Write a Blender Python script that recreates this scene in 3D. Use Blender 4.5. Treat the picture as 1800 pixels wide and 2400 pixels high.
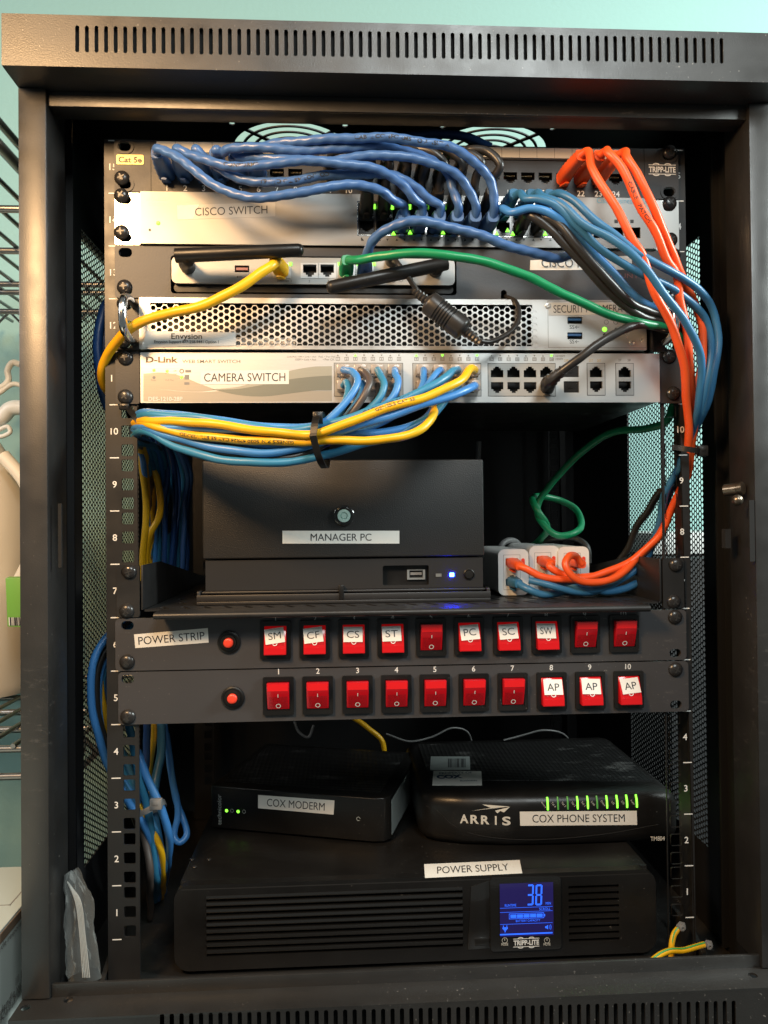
import bpy, bmesh, math, random
from mathutils import Vector, Matrix
random.seed(7)
for o in list(bpy.data.objects): bpy.data.objects.remove(o)
scn = bpy.context.scene
COL = scn.collection
R = math.radians
S = 0.001                      # everything below is written in millimetres

# ------------------------------------------------------------------ camera
CP = Vector((-52.67, -641.95, 345.12)); YAW, PIT, ROL = 0.0539217, 0.0118725, -0.0095425
FPX = 1770.0                   # focal length in pixels of the 1800 x 2400 photograph
_f = Vector((math.sin(YAW)*math.cos(PIT), math.cos(YAW)*math.cos(PIT), math.sin(PIT)))
_r0 = Vector((math.cos(YAW), -math.sin(YAW), 0)); _u0 = _r0.cross(_f)
_r = _r0*math.cos(ROL) + _u0*math.sin(ROL); _u = -_r0*math.sin(ROL) + _u0*math.cos(ROL)
cam = bpy.data.cameras.new('camera'); co = bpy.data.objects.new('camera', cam); COL.objects.link(co)
M = Matrix((( _r.x, _u.x, -_f.x, CP.x*S), (_r.y, _u.y, -_f.y, CP.y*S), (_r.z, _u.z, -_f.z, CP.z*S), (0,0,0,1)))
co.matrix_world = M
cam.sensor_fit = 'VERTICAL'; cam.sensor_height = 24; cam.lens = 24*FPX/2400
cam.clip_start = 0.02; cam.clip_end = 50
scn.camera = co
# ------------------------------------------------------------------ world, lamps, exposure
w = bpy.data.worlds.new("World"); scn.world = w; w.use_nodes = True
bg = w.node_tree.nodes['Background']; bg.inputs[0].default_value = (0.62, 0.72, 0.72, 1); bg.inputs[1].default_value = 0.18
def lamp(name, loc, tgt, size, power, col, sy=None):
    l = bpy.data.lights.new(name, 'AREA'); l.energy = power; l.color = col
    l.shape = 'RECTANGLE'; l.size = size*S; l.size_y = (sy or size)*S
    o = bpy.data.objects.new(name, l); COL.objects.link(o)
    o.location = Vector(loc)*S
    o.rotation_euler = (Vector(tgt)-Vector(loc)).to_track_quat('-Z', 'Y').to_euler()
    return o
lamp('warm_lamp', (-445, -555, 800), (-130, 0, 450), 150, 8.6, (1.0, 0.61, 0.29))
lamp('room_lamp', (260, -1150, 1250), (60, 0, 300), 420, 12.0, (0.93, 1.0, 0.99))
lamp('ceiling_lamp', (900, -50, 1900), (700, 490, 600), 700, 6.0, (0.92, 1.0, 0.98))
lamp('right_wall_fill', (1150, -350, 900), (430, 490, 320), 300, 24.0, (0.90, 1.0, 0.97))  # added fill, brightens the wall seen through the right perforated panel
lamp('left_wall_fill', (-1150, -350, 900), (-420, 490, 320), 300, 5.5, (1.0, 0.98, 0.93))  # added fill for the wall behind the left perforated panel
scn.view_settings.view_transform = 'Standard'
scn.view_settings.look = 'None'
scn.view_settings.exposure = 0.0; scn.view_settings.gamma = 1

# ------------------------------------------------------------------ helpers: pixels of the photograph to millimetres
def ray(u, v): return _f + _r*((u-900)/FPX) + _u*((1200-v)/FPX)
def A(u, v, y):
    d = ray(u, v); return CP + d*((y-CP.y)/d.y)
def AZ(u, v, z):
    d = ray(u, v); return CP + d*((z-CP.z)/d.z)
def AX(u, v, x):
    d = ray(u, v); return CP + d*((x-CP.x)/d.x)
def px(y): return FPX/(y-CP.y)          # pixels per mm at depth y
def PB(u0, v0, u1, v1, y):              # pixel box -> x0,x1,z0,z1 in the plane y
    um, vm = (u0+u1)/2, (v0+v1)/2
    return A(u0, vm, y).x, A(u1, vm, y).x, A(um, v1, y).z, A(um, v0, y).z

# ------------------------------------------------------------------ materials
MAT = {}
def mat(name, col, rough=.5, metal=0., bump=0., bscale=900., bdist=.0004, var=0., vscale=40., emit=None, estr=0., coat=0., alpha=1., spec=.5, brushed=False, dust=0.):
    m = bpy.data.materials.new(name); m.use_nodes = True
    nt = m.node_tree; b = nt.nodes['Principled BSDF']; L = nt.links
    b.inputs['Base Color'].default_value = (*col, 1); b.inputs['Roughness'].default_value = rough
    b.inputs['Metallic'].default_value = metal; b.inputs['Specular IOR Level'].default_value = spec
    b.inputs['Coat Weight'].default_value = coat; b.inputs['Coat Roughness'].default_value = .12
    if emit: b.inputs['Emission Color'].default_value = (*emit, 1); b.inputs['Emission Strength'].default_value = estr
    tc = nt.nodes.new('ShaderNodeTexCoord')
    if bump:
        n = nt.nodes.new('ShaderNodeTexNoise'); n.inputs['Scale'].default_value = bscale; n.inputs['Detail'].default_value = 3
        if brushed:
            mp = nt.nodes.new('ShaderNodeMapping'); mp.inputs['Scale'].default_value = (.02, 1, 1)
            L.new(tc.outputs['Object'], mp.inputs[0]); L.new(mp.outputs[0], n.inputs['Vector'])
        else: L.new(tc.outputs['Object'], n.inputs['Vector'])
        bp = nt.nodes.new('ShaderNodeBump'); bp.inputs['Strength'].default_value = bump; bp.inputs['Distance'].default_value = bdist
        L.new(n.outputs['Fac'], bp.inputs['Height']); L.new(bp.outputs[0], b.inputs['Normal'])
    if var:
        n = nt.nodes.new('ShaderNodeTexNoise'); n.inputs['Scale'].default_value = vscale; n.inputs['Detail'].default_value = 5
        L.new(tc.outputs['Object'], n.inputs['Vector'])
        cr = nt.nodes.new('ShaderNodeMapRange'); cr.inputs[1].default_value = .3; cr.inputs[2].default_value = .7
        cr.inputs[3].default_value = rough-var; cr.inputs[4].default_value = min(1, rough+var)
        L.new(n.outputs['Fac'], cr.inputs[0]); L.new(cr.outputs[0], b.inputs['Roughness'])
    if dust:                                   # pale specks and scuffs lying on the paint
        n = nt.nodes.new('ShaderNodeTexNoise'); n.inputs['Scale'].default_value = 420; n.inputs['Detail'].default_value = 1
        n2 = nt.nodes.new('ShaderNodeTexNoise'); n2.inputs['Scale'].default_value = 9; n2.inputs['Detail'].default_value = 4
        L.new(tc.outputs['Object'], n.inputs['Vector']); L.new(tc.outputs['Object'], n2.inputs['Vector'])
        r1 = nt.nodes.new('ShaderNodeMapRange'); r1.inputs[1].default_value = .72; r1.inputs[2].default_value = .80
        r2 = nt.nodes.new('ShaderNodeMapRange'); r2.inputs[1].default_value = .42; r2.inputs[2].default_value = .70
        L.new(n.outputs['Fac'], r1.inputs[0]); L.new(n2.outputs['Fac'], r2.inputs[0])
        mu = nt.nodes.new('ShaderNodeMath'); mu.operation = 'MULTIPLY'; L.new(r1.outputs[0], mu.inputs[0]); L.new(r2.outputs[0], mu.inputs[1])
        m3 = nt.nodes.new('ShaderNodeMath'); m3.operation = 'MULTIPLY_ADD'; m3.inputs[1].default_value = dust
        L.new(mu.outputs[0], m3.inputs[0])
        n5 = nt.nodes.new('ShaderNodeTexNoise'); n5.inputs['Scale'].default_value = 55; n5.inputs['Detail'].default_value = 9; n5.inputs['Roughness'].default_value = .78
        n6 = nt.nodes.new('ShaderNodeTexNoise'); n6.inputs['Scale'].default_value = 6.5; n6.inputs['Detail'].default_value = 2
        mp5 = nt.nodes.new('ShaderNodeMapping'); mp5.inputs['Rotation'].default_value = (0, .6, 0); mp5.inputs['Scale'].default_value = (1, 1, 3.2)
        L.new(tc.outputs['Object'], mp5.inputs[0]); L.new(mp5.outputs[0], n5.inputs['Vector']); L.new(tc.outputs['Object'], n6.inputs['Vector'])
        r5 = nt.nodes.new('ShaderNodeMapRange'); r5.inputs[1].default_value = .57; r5.inputs[2].default_value = .72
        r6 = nt.nodes.new('ShaderNodeMapRange'); r6.inputs[1].default_value = .58; r6.inputs[2].default_value = .72
        L.new(n5.outputs['Fac'], r5.inputs[0]); L.new(n6.outputs['Fac'], r6.inputs[0])
        m5 = nt.nodes.new('ShaderNodeMath'); m5.operation = 'MULTIPLY'; L.new(r5.outputs[0], m5.inputs[0]); L.new(r6.outputs[0], m5.inputs[1])
        m6 = nt.nodes.new('ShaderNodeMath'); m6.operation = 'MULTIPLY_ADD'; m6.inputs[1].default_value = .55*dust; L.new(m5.outputs[0], m6.inputs[0])
        m4 = nt.nodes.new('ShaderNodeMath'); m4.operation = 'MULTIPLY'; m4.inputs[1].default_value = .04*dust
        L.new(r2.outputs[0], m4.inputs[0]); L.new(m4.outputs[0], m6.inputs[2]); L.new(m6.outputs[0], m3.inputs[2])
        mx = nt.nodes.new('ShaderNodeMix'); mx.data_type = 'RGBA'; mx.inputs[6].default_value = (*col, 1); mx.inputs[7].default_value = (.45, .42, .38, 1)
        L.new(m3.outputs[0], mx.inputs[0]); L.new(mx.outputs[2], b.inputs['Base Color'])
    if alpha < 1: b.inputs['Alpha'].default_value = alpha
    MAT[name] = m; return m
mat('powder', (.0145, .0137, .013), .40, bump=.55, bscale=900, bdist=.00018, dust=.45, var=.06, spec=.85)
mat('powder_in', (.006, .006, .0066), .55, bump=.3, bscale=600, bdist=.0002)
mat('rail', (.014, .0135, .0135), .42, bump=.15, bscale=900, bdist=.0001, var=.08)
mat('numbers', (.78, .77, .74), .5)
mat('strip', (.044, .043, .046), .46, bump=.3, bscale=1300, bdist=.0001, dust=.3)
mat('mount', (.046, .048, .054), .48, bump=.5, bscale=800, bdist=.00016)
mat('panel', (.026, .025, .026), .45, bump=.4, bscale=800, bdist=.00014, var=.06)
mat('silver', (.31, .305, .295), .40, metal=.55, var=.06, vscale=14)
mat('silver_brushed', (.66, .655, .64), .36, metal=.75, bump=.25, bscale=1500, bdist=.0001, brushed=True)
mat('silver_steel', (.56, .55, .535), .34, metal=.75, var=.08, vscale=25)
mat('router_silver', (.37, .365, .35), .42, metal=.35, bump=.1, bscale=1500, bdist=.0002)
mat('ear_steel', (.78, .77, .74), .30, metal=.9)
mat('lock_metal', (.48, .66, .60), .45, metal=.2)  # pale teal tint paints the room's reflection onto the lock barrel
mat('wire_metal', (.30, .30, .30), .3, metal=1.)
mat('chrome', (.75, .74, .72), .14, metal=1.)
mat('gold', (.62, .44, .16), .35, metal=.3)
mat('black_plastic', (.0062, .0058, .0056), .36, var=.08, bump=.2, bscale=1400, bdist=.0001, dust=.3, spec=.4)
mat('black_gloss', (.012, .012, .012), .16, coat=.4)
mat('black_matte', (.014, .014, .015), .7)
mat('void', (.006, .006, .006), .9)
mat('pc_black', (.019, .0183, .018), .42, bump=.9, bscale=1000, bdist=.00035)
mat('pc_lower', (.017, .0165, .017), .42, bump=.12, bscale=1500, bdist=.0001)
mat('screw', (.020, .019, .019), .25, var=.06)
mat('screw_slot', (.028, .027, .026), .35)
mat('sticker', (.74, .72, .67), .38, bump=.05, bscale=90, bdist=.0006)
mat('sticker_clear', (.60, .585, .55), .22, metal=.3)
mat('sticker_silver', (.56, .58, .58), .3)
mat('sticker_grey', (.34, .38, .37), .4)
mat('ink', (.022, .022, .026), .5)
mat('ink_grey', (.20, .19, .18), .5)
mat('ink_blue', (.10, .30, .42), .5)
mat('ink_navy', (.02, .05, .12), .5)
mat('ink_red', (.30, .12, .11), .5)
mat('white_print', (.72, .72, .70), .5)
mat('pale_print', (.62, .60, .54), .45)
mat('taupe', (.36, .33, .28), .4, metal=.5, bump=.15, bscale=1500, bdist=.0002, brushed=True)
mat('olive', (.21, .215, .18), .4, metal=.5, bump=.15, bscale=1500, bdist=.0002, brushed=True)
mat('olive_pale', (.36, .355, .30), .4, metal=.5, bump=.15, bscale=1500, bdist=.0002, brushed=True)
mat('blue_thick', (.052, .125, .31), .34)
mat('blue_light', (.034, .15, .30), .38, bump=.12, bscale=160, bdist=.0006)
mat('blue_bright', (.052, .215, .53), .36, bump=.12, bscale=160, bdist=.0006)
mat('blue_teal', (.032, .19, .34), .38, bump=.12, bscale=160, bdist=.0006)
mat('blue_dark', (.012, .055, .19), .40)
mat('green', (.005, .22, .085), .36, bump=.15, bscale=120, bdist=.0008)
mat('yellow', (.76, .41, .008), .36, bump=.1, bscale=140, bdist=.0006)
mat('orange', (.84, .10, .018), .38, bump=.1, bscale=140, bdist=.0006)
mat('green_stripe', (.05, .35, .06), .4)
mat('cable_black', (.022, .020, .019), .36, bump=.15, bscale=140, bdist=.0008)
mat('cable_brown', (.075, .058, .050), .4)
mat('cable_grey', (.16, .16, .16), .4)
mat('clear_plug', (.52, .47, .43), .16, alpha=.62)
mat('copper', (.20, .16, .12), .3, metal=.9)
mat('port_pin', (.30, .26, .16), .4, metal=.6)
mat('port_grey', (.18, .18, .18), .5)
mat('led_green', (.1, .8, .05), .4, emit=(.25, 1., .05), estr=2.2)
mat('led_green_dim', (.06, .25, .05), .4, emit=(.2, .8, .1), estr=.15)
mat('led_blue', (.2, .4, 1.), .4, emit=(.004, .018, 1.), estr=320.)
mat('led_off', (.16, .17, .17), .3)
mat('lcd', (.01, .01, .03), .12, emit=(.045, .028, .28), estr=.24)
mat('lcd_blue', (.02, .06, .4), .3, emit=(.02, .13, 1.), estr=1.3)
mat('red_rocker', (.46, .004, .010), .2, coat=.6)
mat('red_rocker_lit', (.45, .004, .006), .2, coat=.6, emit=(1., .008, .012), estr=.16)
mat('red_top', (.80, .010, .013), .2, coat=.6)  # brighter red puts the light on the rocker's top facet into colour
mat('red_dark', (.15, .001, .004), .25, coat=.4)
mat('red_button', (.80, .06, .03), .35)
mat('injector', (.74, .74, .72), .35, bump=.03)
mat('usb_blue', (.02, .09, .25), .4)
mat('wall', (.28, .465, .435), .75, bump=.6, bscale=130, bdist=.0008, var=.05, vscale=6)
mat('carton', (.50, .56, .53), .6, bump=.1, bscale=90)
mat('carton_edge', (.22, .15, .10), .7)
mat('cream', (.72, .66, .55), .4)
mat('white_plastic', (.72, .73, .70), .35)
mat('pouch', (.16, .38, .06), .4)
mat('dark_crate', (.012, .013, .014), .6)

mat('tie_clear', (.62, .60, .55), .25, alpha=.55)
# patterned plastics
def dots_mat(name, col, scale):
    m = mat(name, col, .42); nt = m.node_tree; b = nt.nodes['Principled BSDF']
    tc = nt.nodes.new('ShaderNodeTexCoord'); v = nt.nodes.new('ShaderNodeTexVoronoi'); v.inputs['Scale'].default_value = scale; v.inputs['Randomness'].default_value = 0
    bp = nt.nodes.new('ShaderNodeBump'); bp.inputs['Strength'].default_value = 1; bp.inputs['Distance'].default_value = .0015
    n1 = nt.nodes.new('ShaderNodeTexNoise'); n1.inputs['Scale'].default_value = 26; n1.inputs['Detail'].default_value = 8; n1.inputs['Roughness'].default_value = .75
    mp = nt.nodes.new('ShaderNodeMapping'); mp.inputs['Scale'].default_value = (.6, 1.6, 1); mp.inputs['Rotation'].default_value = (0, 0, .5)
    nt.links.new(tc.outputs['Object'], mp.inputs[0]); nt.links.new(mp.outputs[0], n1.inputs['Vector'])
    r1 = nt.nodes.new('ShaderNodeMapRange'); r1.inputs[1].default_value = .56; r1.inputs[2].default_value = .74; r1.inputs[4].default_value = .55
    mx = nt.nodes.new('ShaderNodeMix'); mx.data_type = 'RGBA'; mx.inputs[6].default_value = (*col, 1); mx.inputs[7].default_value = (.34, .34, .33, 1)
    nt.links.new(n1.outputs['Fac'], r1.inputs[0]); nt.links.new(r1.outputs[0], mx.inputs[0]); nt.links.new(mx.outputs[2], b.inputs['Base Color'])
    nt.links.new(tc.outputs['Object'], v.inputs['Vector']); nt.links.new(v.outputs['Distance'], bp.inputs['Height']); nt.links.new(bp.outputs[0], b.inputs['Normal'])
dots_mat('dotted_black', (.014, .014, .014), 210)
# clear bag
m = bpy.data.materials.new('clear_bag'); m.use_nodes = True; nt = m.node_tree; nt.nodes.clear()
o_ = nt.nodes.new('ShaderNodeOutputMaterial'); mx = nt.nodes.new('ShaderNodeMixShader'); tr = nt.nodes.new('ShaderNodeBsdfTransparent')
pb = nt.nodes.new('ShaderNodeBsdfPrincipled'); pb.inputs['Base Color'].default_value = (.42, .44, .43, 1); pb.inputs['Roughness'].default_value = .09
fr = nt.nodes.new('ShaderNodeLayerWeight'); fr.inputs[0].default_value = .35
mr = nt.nodes.new('ShaderNodeMapRange'); mr.inputs[3].default_value = .07; mr.inputs[4].default_value = .42
nt.links.new(fr.outputs['Facing'], mr.inputs[0]); nt.links.new(mr.outputs[0], mx.inputs[0])
nt.links.new(tr.outputs[0], mx.inputs[1]); nt.links.new(pb.outputs[0], mx.inputs[2]); nt.links.new(mx.outputs[0], o_.inputs[0]); MAT['clear_bag'] = m

# ------------------------------------------------------------------ mesh builder
W = {}                                    # world matrix (mm) of every linked object
FONT = {}
def font_geo(s, bold):
    k = (s, bold)
    if k not in FONT:
        c = bpy.data.curves.new('t', 'FONT'); c.body = s; c.size = 1; c.offset = bold; c.resolution_u = 4
        o = bpy.data.objects.new('t', c); me = bpy.data.meshes.new_from_object(o)
        vs = [v.co.copy() for v in me.vertices]; fs = [tuple(p.vertices) for p in me.polygons]
        bpy.data.objects.remove(o); bpy.data.curves.remove(c); bpy.data.meshes.remove(me)
        xs = [v.x for v in vs]; ys = [v.y for v in vs]
        FONT[k] = (vs, fs, min(xs), max(xs), min(ys), max(ys))
    return FONT[k]
XA, ZA = Vector((1, 0, 0)), Vector((0, 0, 1))
def catmull(P, n=8):
    P = [Vector(p) for p in P]
    if len(P) == 2: return [P[0].lerp(P[1], i/n) for i in range(n+1)]
    Q = [P[0]*2-P[1]] + P + [P[-1]*2-P[-2]]
    out = []
    for i in range(1, len(Q)-2):
        p0, p1, p2, p3 = Q[i-1:i+3]
        t = [0.]
        for a, b in ((p0, p1), (p1, p2), (p2, p3)): t.append(t[-1]+max((b-a).length, 1e-4)**.5)
        for k in range(n):
            T = t[1]+(t[2]-t[1])*k/n
            A1 = p0*((t[1]-T)/(t[1]-t[0]))+p1*((T-t[0])/(t[1]-t[0])); A2 = p1*((t[2]-T)/(t[2]-t[1]))+p2*((T-t[1])/(t[2]-t[1]))
            A3 = p2*((t[3]-T)/(t[3]-t[2]))+p3*((T-t[2])/(t[3]-t[2]))
            B1 = A1*((t[2]-T)/(t[2]-t[0]))+A2*((T-t[0])/(t[2]-t[0])); B2 = A2*((t[3]-T)/(t[3]-t[1]))+A3*((T-t[1])/(t[3]-t[1]))
            out.append(B1*((t[2]-T)/(t[2]-t[1]))+B2*((T-t[1])/(t[2]-t[1])))
    out.append(P[-1]); return out
class MB:
    def __init__(s): s.v = []; s.f = []; s.mi = []; s.cur = 0; s.mats = []
    def use(s, m):
        if m not in s.mats: s.mats.append(m)
        s.cur = s.mats.index(m); return s
    def add(s, vs, fs):
        n = len(s.v); s.v += [Vector(v) for v in vs]
        for f in fs: s.f.append(tuple(i+n for i in f)); s.mi.append(s.cur)
        return s
    def box(s, x0, x1, y0, y1, z0, z1):
        x0, x1 = sorted((x0, x1)); y0, y1 = sorted((y0, y1)); z0, z1 = sorted((z0, z1))
        return s.add([(x0,y0,z0),(x1,y0,z0),(x1,y1,z0),(x0,y1,z0),(x0,y0,z1),(x1,y0,z1),(x1,y1,z1),(x0,y1,z1)],
                     [(0,3,2,1),(4,5,6,7),(0,1,5,4),(1,2,6,5),(2,3,7,6),(3,0,4,7)])
    def pbox(s, u0, v0, u1, v1, y0, y1):          # a box whose front (y0) covers a pixel box
        x0, x1, z0, z1 = PB(u0, v0, u1, v1, y0); return s.box(x0, x1, y0, y1, z0, z1)
    def prism(s, poly, y0, y1):                   # poly in (x,z), convex or not (n-gon caps)
        n = len(poly)
        return s.add([(x, y0, z) for x, z in poly]+[(x, y1, z) for x, z in poly],
                     [tuple(range(n)), tuple(range(2*n-1, n-1, -1))]+[((i+1) % n, i, i+n, (i+1) % n+n) for i in range(n)])
    def prism_x(s, poly, x0, x1):                 # poly in (y,z)
        n = len(poly)
        return s.add([(x0, y, z) for y, z in poly]+[(x1, y, z) for y, z in poly],
                     [tuple(range(n)), tuple(range(2*n-1, n-1, -1))]+[((i+1) % n, i, i+n, (i+1) % n+n) for i in range(n)])
    def poly(s, pts): return s.add(pts, [tuple(range(len(pts)))])
    def rings(s, rings, cap=True):
        n = len(rings[0]); vs = [p for r in rings for p in r]; fs = []
        for k in range(len(rings)-1):
            for i in range(n): fs.append((k*n+i, k*n+(i+1) % n, (k+1)*n+(i+1) % n, (k+1)*n+i))
        if cap: fs += [tuple(range(n-1, -1, -1)), tuple((len(rings)-1)*n+i for i in range(n))]
        return s.add(vs, fs)
    def tube(s, path, r, n=12, cap=True, twist=0., amp=.05):
        rr = r if callable(r) else (lambda t: r)
        T = [(path[min(i+1, len(path)-1)]-path[max(i-1, 0)]).normalized() for i in range(len(path))]
        N = T[0].orthogonal().normalized(); out = []; sl = 0.
        for i, p in enumerate(path):
            N = (N-T[i]*N.dot(T[i])); N = N.normalized() if N.length > 1e-5 else T[i].orthogonal().normalized()
            B = T[i].cross(N); q = rr(i/(len(path)-1)); sl += (p-path[i-1]).length if i else 0
            out.append([p+(N*math.cos(a)+B*math.sin(a))*q*(1+(amp*math.sin(2*a+sl*twist) if twist else 0)) for a in [2*math.pi*k/n for k in range(n)]])
        return s.rings(out, cap)
    def loft(s, path, wh, up=ZA, ridge=0, n=16, p=3.):      # rounded-rectangle sections along a path
        m = len(path); out = []
        for i, q in enumerate(path):
            t = (path[min(i+1, m-1)]-path[max(i-1, 0)]).normalized()
            side = t.cross(up); side = side.normalized() if side.length > 1e-4 else Vector((1, 0, 0)); u2 = side.cross(t)
            k = i/(m-1)*(len(wh)-1); a = min(int(k), len(wh)-2); f = k-a
            ww = wh[a][0]*(1-f)+wh[a+1][0]*f; hh = wh[a][1]*(1-f)+wh[a+1][1]*f
            g = 1.0-(ridge if (i % 2) else 0)
            ring = []
            for j in range(n):
                an = 2*math.pi*j/n; c, d = math.cos(an), math.sin(an)
                ring.append(q+side*(math.copysign(abs(c)**(2/p), c)*ww/2*g)+u2*(math.copysign(abs(d)**(2/p), d)*hh/2*g))
            out.append(ring)
        return s.rings(out)
    def cyl(s, p0, p1, r0, r1=None, n=24):
        p0, p1 = Vector(p0), Vector(p1); r1 = r0 if r1 is None else r1
        t = (p1-p0).normalized(); N = t.orthogonal().normalized(); B = t.cross(N)
        an = [2*math.pi*k/n for k in range(n)]
        return s.rings([[p0+(N*math.cos(a)+B*math.sin(a))*r0 for a in an], [p1+(N*math.cos(a)+B*math.sin(a))*r1 for a in an]])
    def lathe(s, c, prof, ax=(0, -1, 0), n=24):   # prof: (radius, distance along ax)
        c = Vector(c); ax = Vector(ax); N = ax.orthogonal().normalized(); B = ax.cross(N)
        return s.rings([[c+ax*d+(N*math.cos(a)+B*math.sin(a))*max(r, .01) for a in [2*math.pi*k/n for k in range(n)]] for r, d in prof])
    def text(s, txt, O, w=None, h=None, Rv=XA, Uv=ZA, bold=0., off=.12):
        vs, fs, a, b, c, d = font_geo(txt, bold); O = Vector(O); Rv = Vector(Rv).normalized(); Uv = Vector(Uv).normalized()
        N = Rv.cross(Uv).normalized()
        if w is None: w = h*(b-a)/(d-c)
        if h is None: h = w*(d-c)/(b-a)
        return s.add([O+Rv*((v.x-(a+b)/2)/(b-a)*w)+Uv*((v.y-(c+d)/2)/(d-c)*h)+N*off for v in vs], fs)
    def ptext(s, txt, u0, v0, u1, v1, y, bold=0., off=.12):
        x0, x1, z0, z1 = PB(u0, v0, u1, v1, y); return s.text(txt, ((x0+x1)/2, y, (z0+z1)/2), x1-x0, z1-z0, bold=bold, off=off)
    def plate(s, outer, holes, y, t, bev=0.):     # flat sheet in the x-z plane with real holes; front at y, back at y+t
        c = bpy.data.curves.new('p', 'CURVE'); c.dimensions = '2D'; c.fill_mode = 'BOTH'; c.extrude = t/2; c.bevel_depth = bev; c.bevel_resolution = 1
        if bev: c.extrude = t/2-bev; c.offset = -bev
        for poly in [outer]+list(holes):
            sp = c.splines.new('POLY'); sp.points.add(len(poly)-1); sp.use_cyclic_u = True
            for q, (a, b) in zip(sp.points, poly): q.co = (a, b, 0, 1)
        o = bpy.data.objects.new('p', c); me = bpy.data.meshes.new_from_object(o)
        s.add([(q.co.x, y+t/2-q.co.z, q.co.y) for q in me.vertices], [tuple(p.vertices) for p in me.polygons])
        bpy.data.objects.remove(o); bpy.data.curves.remove(c); bpy.data.meshes.remove(me); return s
    def hexes(s, O, a1, a2, nc, nr, pitch, hr, t, rot=0.):   # perforated sheet: hexagonal cells with a hole each
        O, a1, a2 = Vector(O), Vector(a1), Vector(a2); nn = a1.cross(a2).normalized(); Rr = pitch/math.sqrt(3)
        for i in range(nc):
            for j in range(nr):
                c = O+a1*(i*1.5*Rr)+a2*(j*pitch+(i % 2)*pitch/2)
                oc = [c+a1*(Rr*math.cos(math.pi/3*k))+a2*(Rr*math.sin(math.pi/3*k)) for k in range(6)]
                ic = [c+a1*(hr*math.cos(math.pi/3*k+rot))+a2*(hr*math.sin(math.pi/3*k+rot)) for k in range(6)]
                vs = oc+ic+[p-nn*t for p in oc]+[p-nn*t for p in ic]; fs = []
                for k in range(6):
                    q = (k+1) % 6
                    fs += [(k, q, 6+q, 6+k), (12+q, 12+k, 18+k, 18+q), (6+k, 6+q, 18+q, 18+k)]
                s.add(vs, fs)
        return s
    def build(s, name, m=None, parent=None, local=False, smooth=False, bevel=0., seg=2, fix=True):
        me = bpy.data.meshes.new(name)
        Mx = W[parent].inverted() if (parent is not None and not local) else Matrix()
        loc = Vector()
        if parent is None and s.v:
            xs = [v.x for v in s.v]; ys = [v.y for v in s.v]; zs = [v.z for v in s.v]
            loc = Vector(((min(xs)+max(xs))/2, (min(ys)+max(ys))/2, min(zs)))
        vs = [(Mx @ v - loc)*S for v in s.v]
        me.from_pydata([tuple(v) for v in vs], [], s.f)
        for mm in (s.mats or [m]): me.materials.append(MAT[mm])
        if s.mats: me.polygons.foreach_set('material_index', s.mi)
        if fix or bevel:
            bm = bmesh.new(); bm.from_mesh(me)
            if fix: bmesh.ops.recalc_face_normals(bm, faces=bm.faces[:])
            if bevel:
                ed = [e for e in bm.edges if len(e.link_faces) == 2 and e.calc_face_angle(0) > .6]
                bmesh.ops.bevel(bm, geom=ed, offset=bevel*S, segments=seg, affect='EDGES', profile=.5, clamp_overlap=True)
            bm.to_mesh(me); bm.free()
        if smooth or bevel:
            for p in me.polygons: p.use_smooth = True
            try: me.set_sharp_from_angle(angle=R(38 if bevel else 50))
            except Exception: pass
        o = bpy.data.objects.new(name, me); COL.objects.link(o)
        if parent is not None: o.parent = parent; W[o] = W[parent].copy()
        else: o.location = loc*S; W[o] = Matrix.Translation(loc)
        return o
def thing(name, label, cat, loc=(0, 0, 0), group=None, rotz=0.):
    o = bpy.data.objects.new(name, None); COL.objects.link(o); o.empty_display_size = .01
    o.location = Vector(loc)*S; o.rotation_euler = (0, 0, rotz); W[o] = Matrix.Translation(Vector(loc)) @ Matrix.Rotation(rotz, 4, 'Z')
    return tag(o, label, cat, group)
def tag(o, label, cat=None, group=None):
    o['label'] = label
    if cat: o['category'] = cat
    if group: o['group'] = group
    return o
def struct(o): o['kind'] = 'structure'; return o
def rrect(x0, x1, z0, z1, r, n=5):
    out = []
    for cx, cz, a0 in ((x1-r, z1-r, 0), (x0+r, z1-r, 90), (x0+r, z0+r, 180), (x1-r, z0+r, 270)):
        for k in range(n+1):
            a = R(a0+90*k/n); out.append((cx+r*math.cos(a), cz+r*math.sin(a)))
    return out
def circ(x, z, r, n=20): return [(x+r*math.cos(2*math.pi*k/n), z+r*math.sin(2*math.pi*k/n)) for k in range(n)]
UU = 44.45
HX = 232.55
def screw(parent, u, v, y, r=6.3, sign=0):
    p = A(u, v, y); mb = MB(); mb.use('screw')
    mb.lathe((p.x, y, p.z), [(r, 0), (r, .7), (r*.93, 1.6), (r*.75, 2.7), (r*.5, 3.4), (r*.2, 3.7), (0, 3.75)], n=24)
    a = random.uniform(0, 1.5); mb.use('screw_slot')
    for k in (0, math.pi/2):
        c, s_ = math.cos(a+k), math.sin(a+k)
        pts = [(-3.0, -.55), (3.0, -.55), (3.0, .55), (-3.0, .55)]
        q = [(p.x+i*c-j*s_, p.z+i*s_+j*c) for i, j in pts]
        mb.prism(q, y-3.95-(0 if k else .02), y-2.2)
    return mb.build('screw', None, parent, smooth=True)
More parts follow.
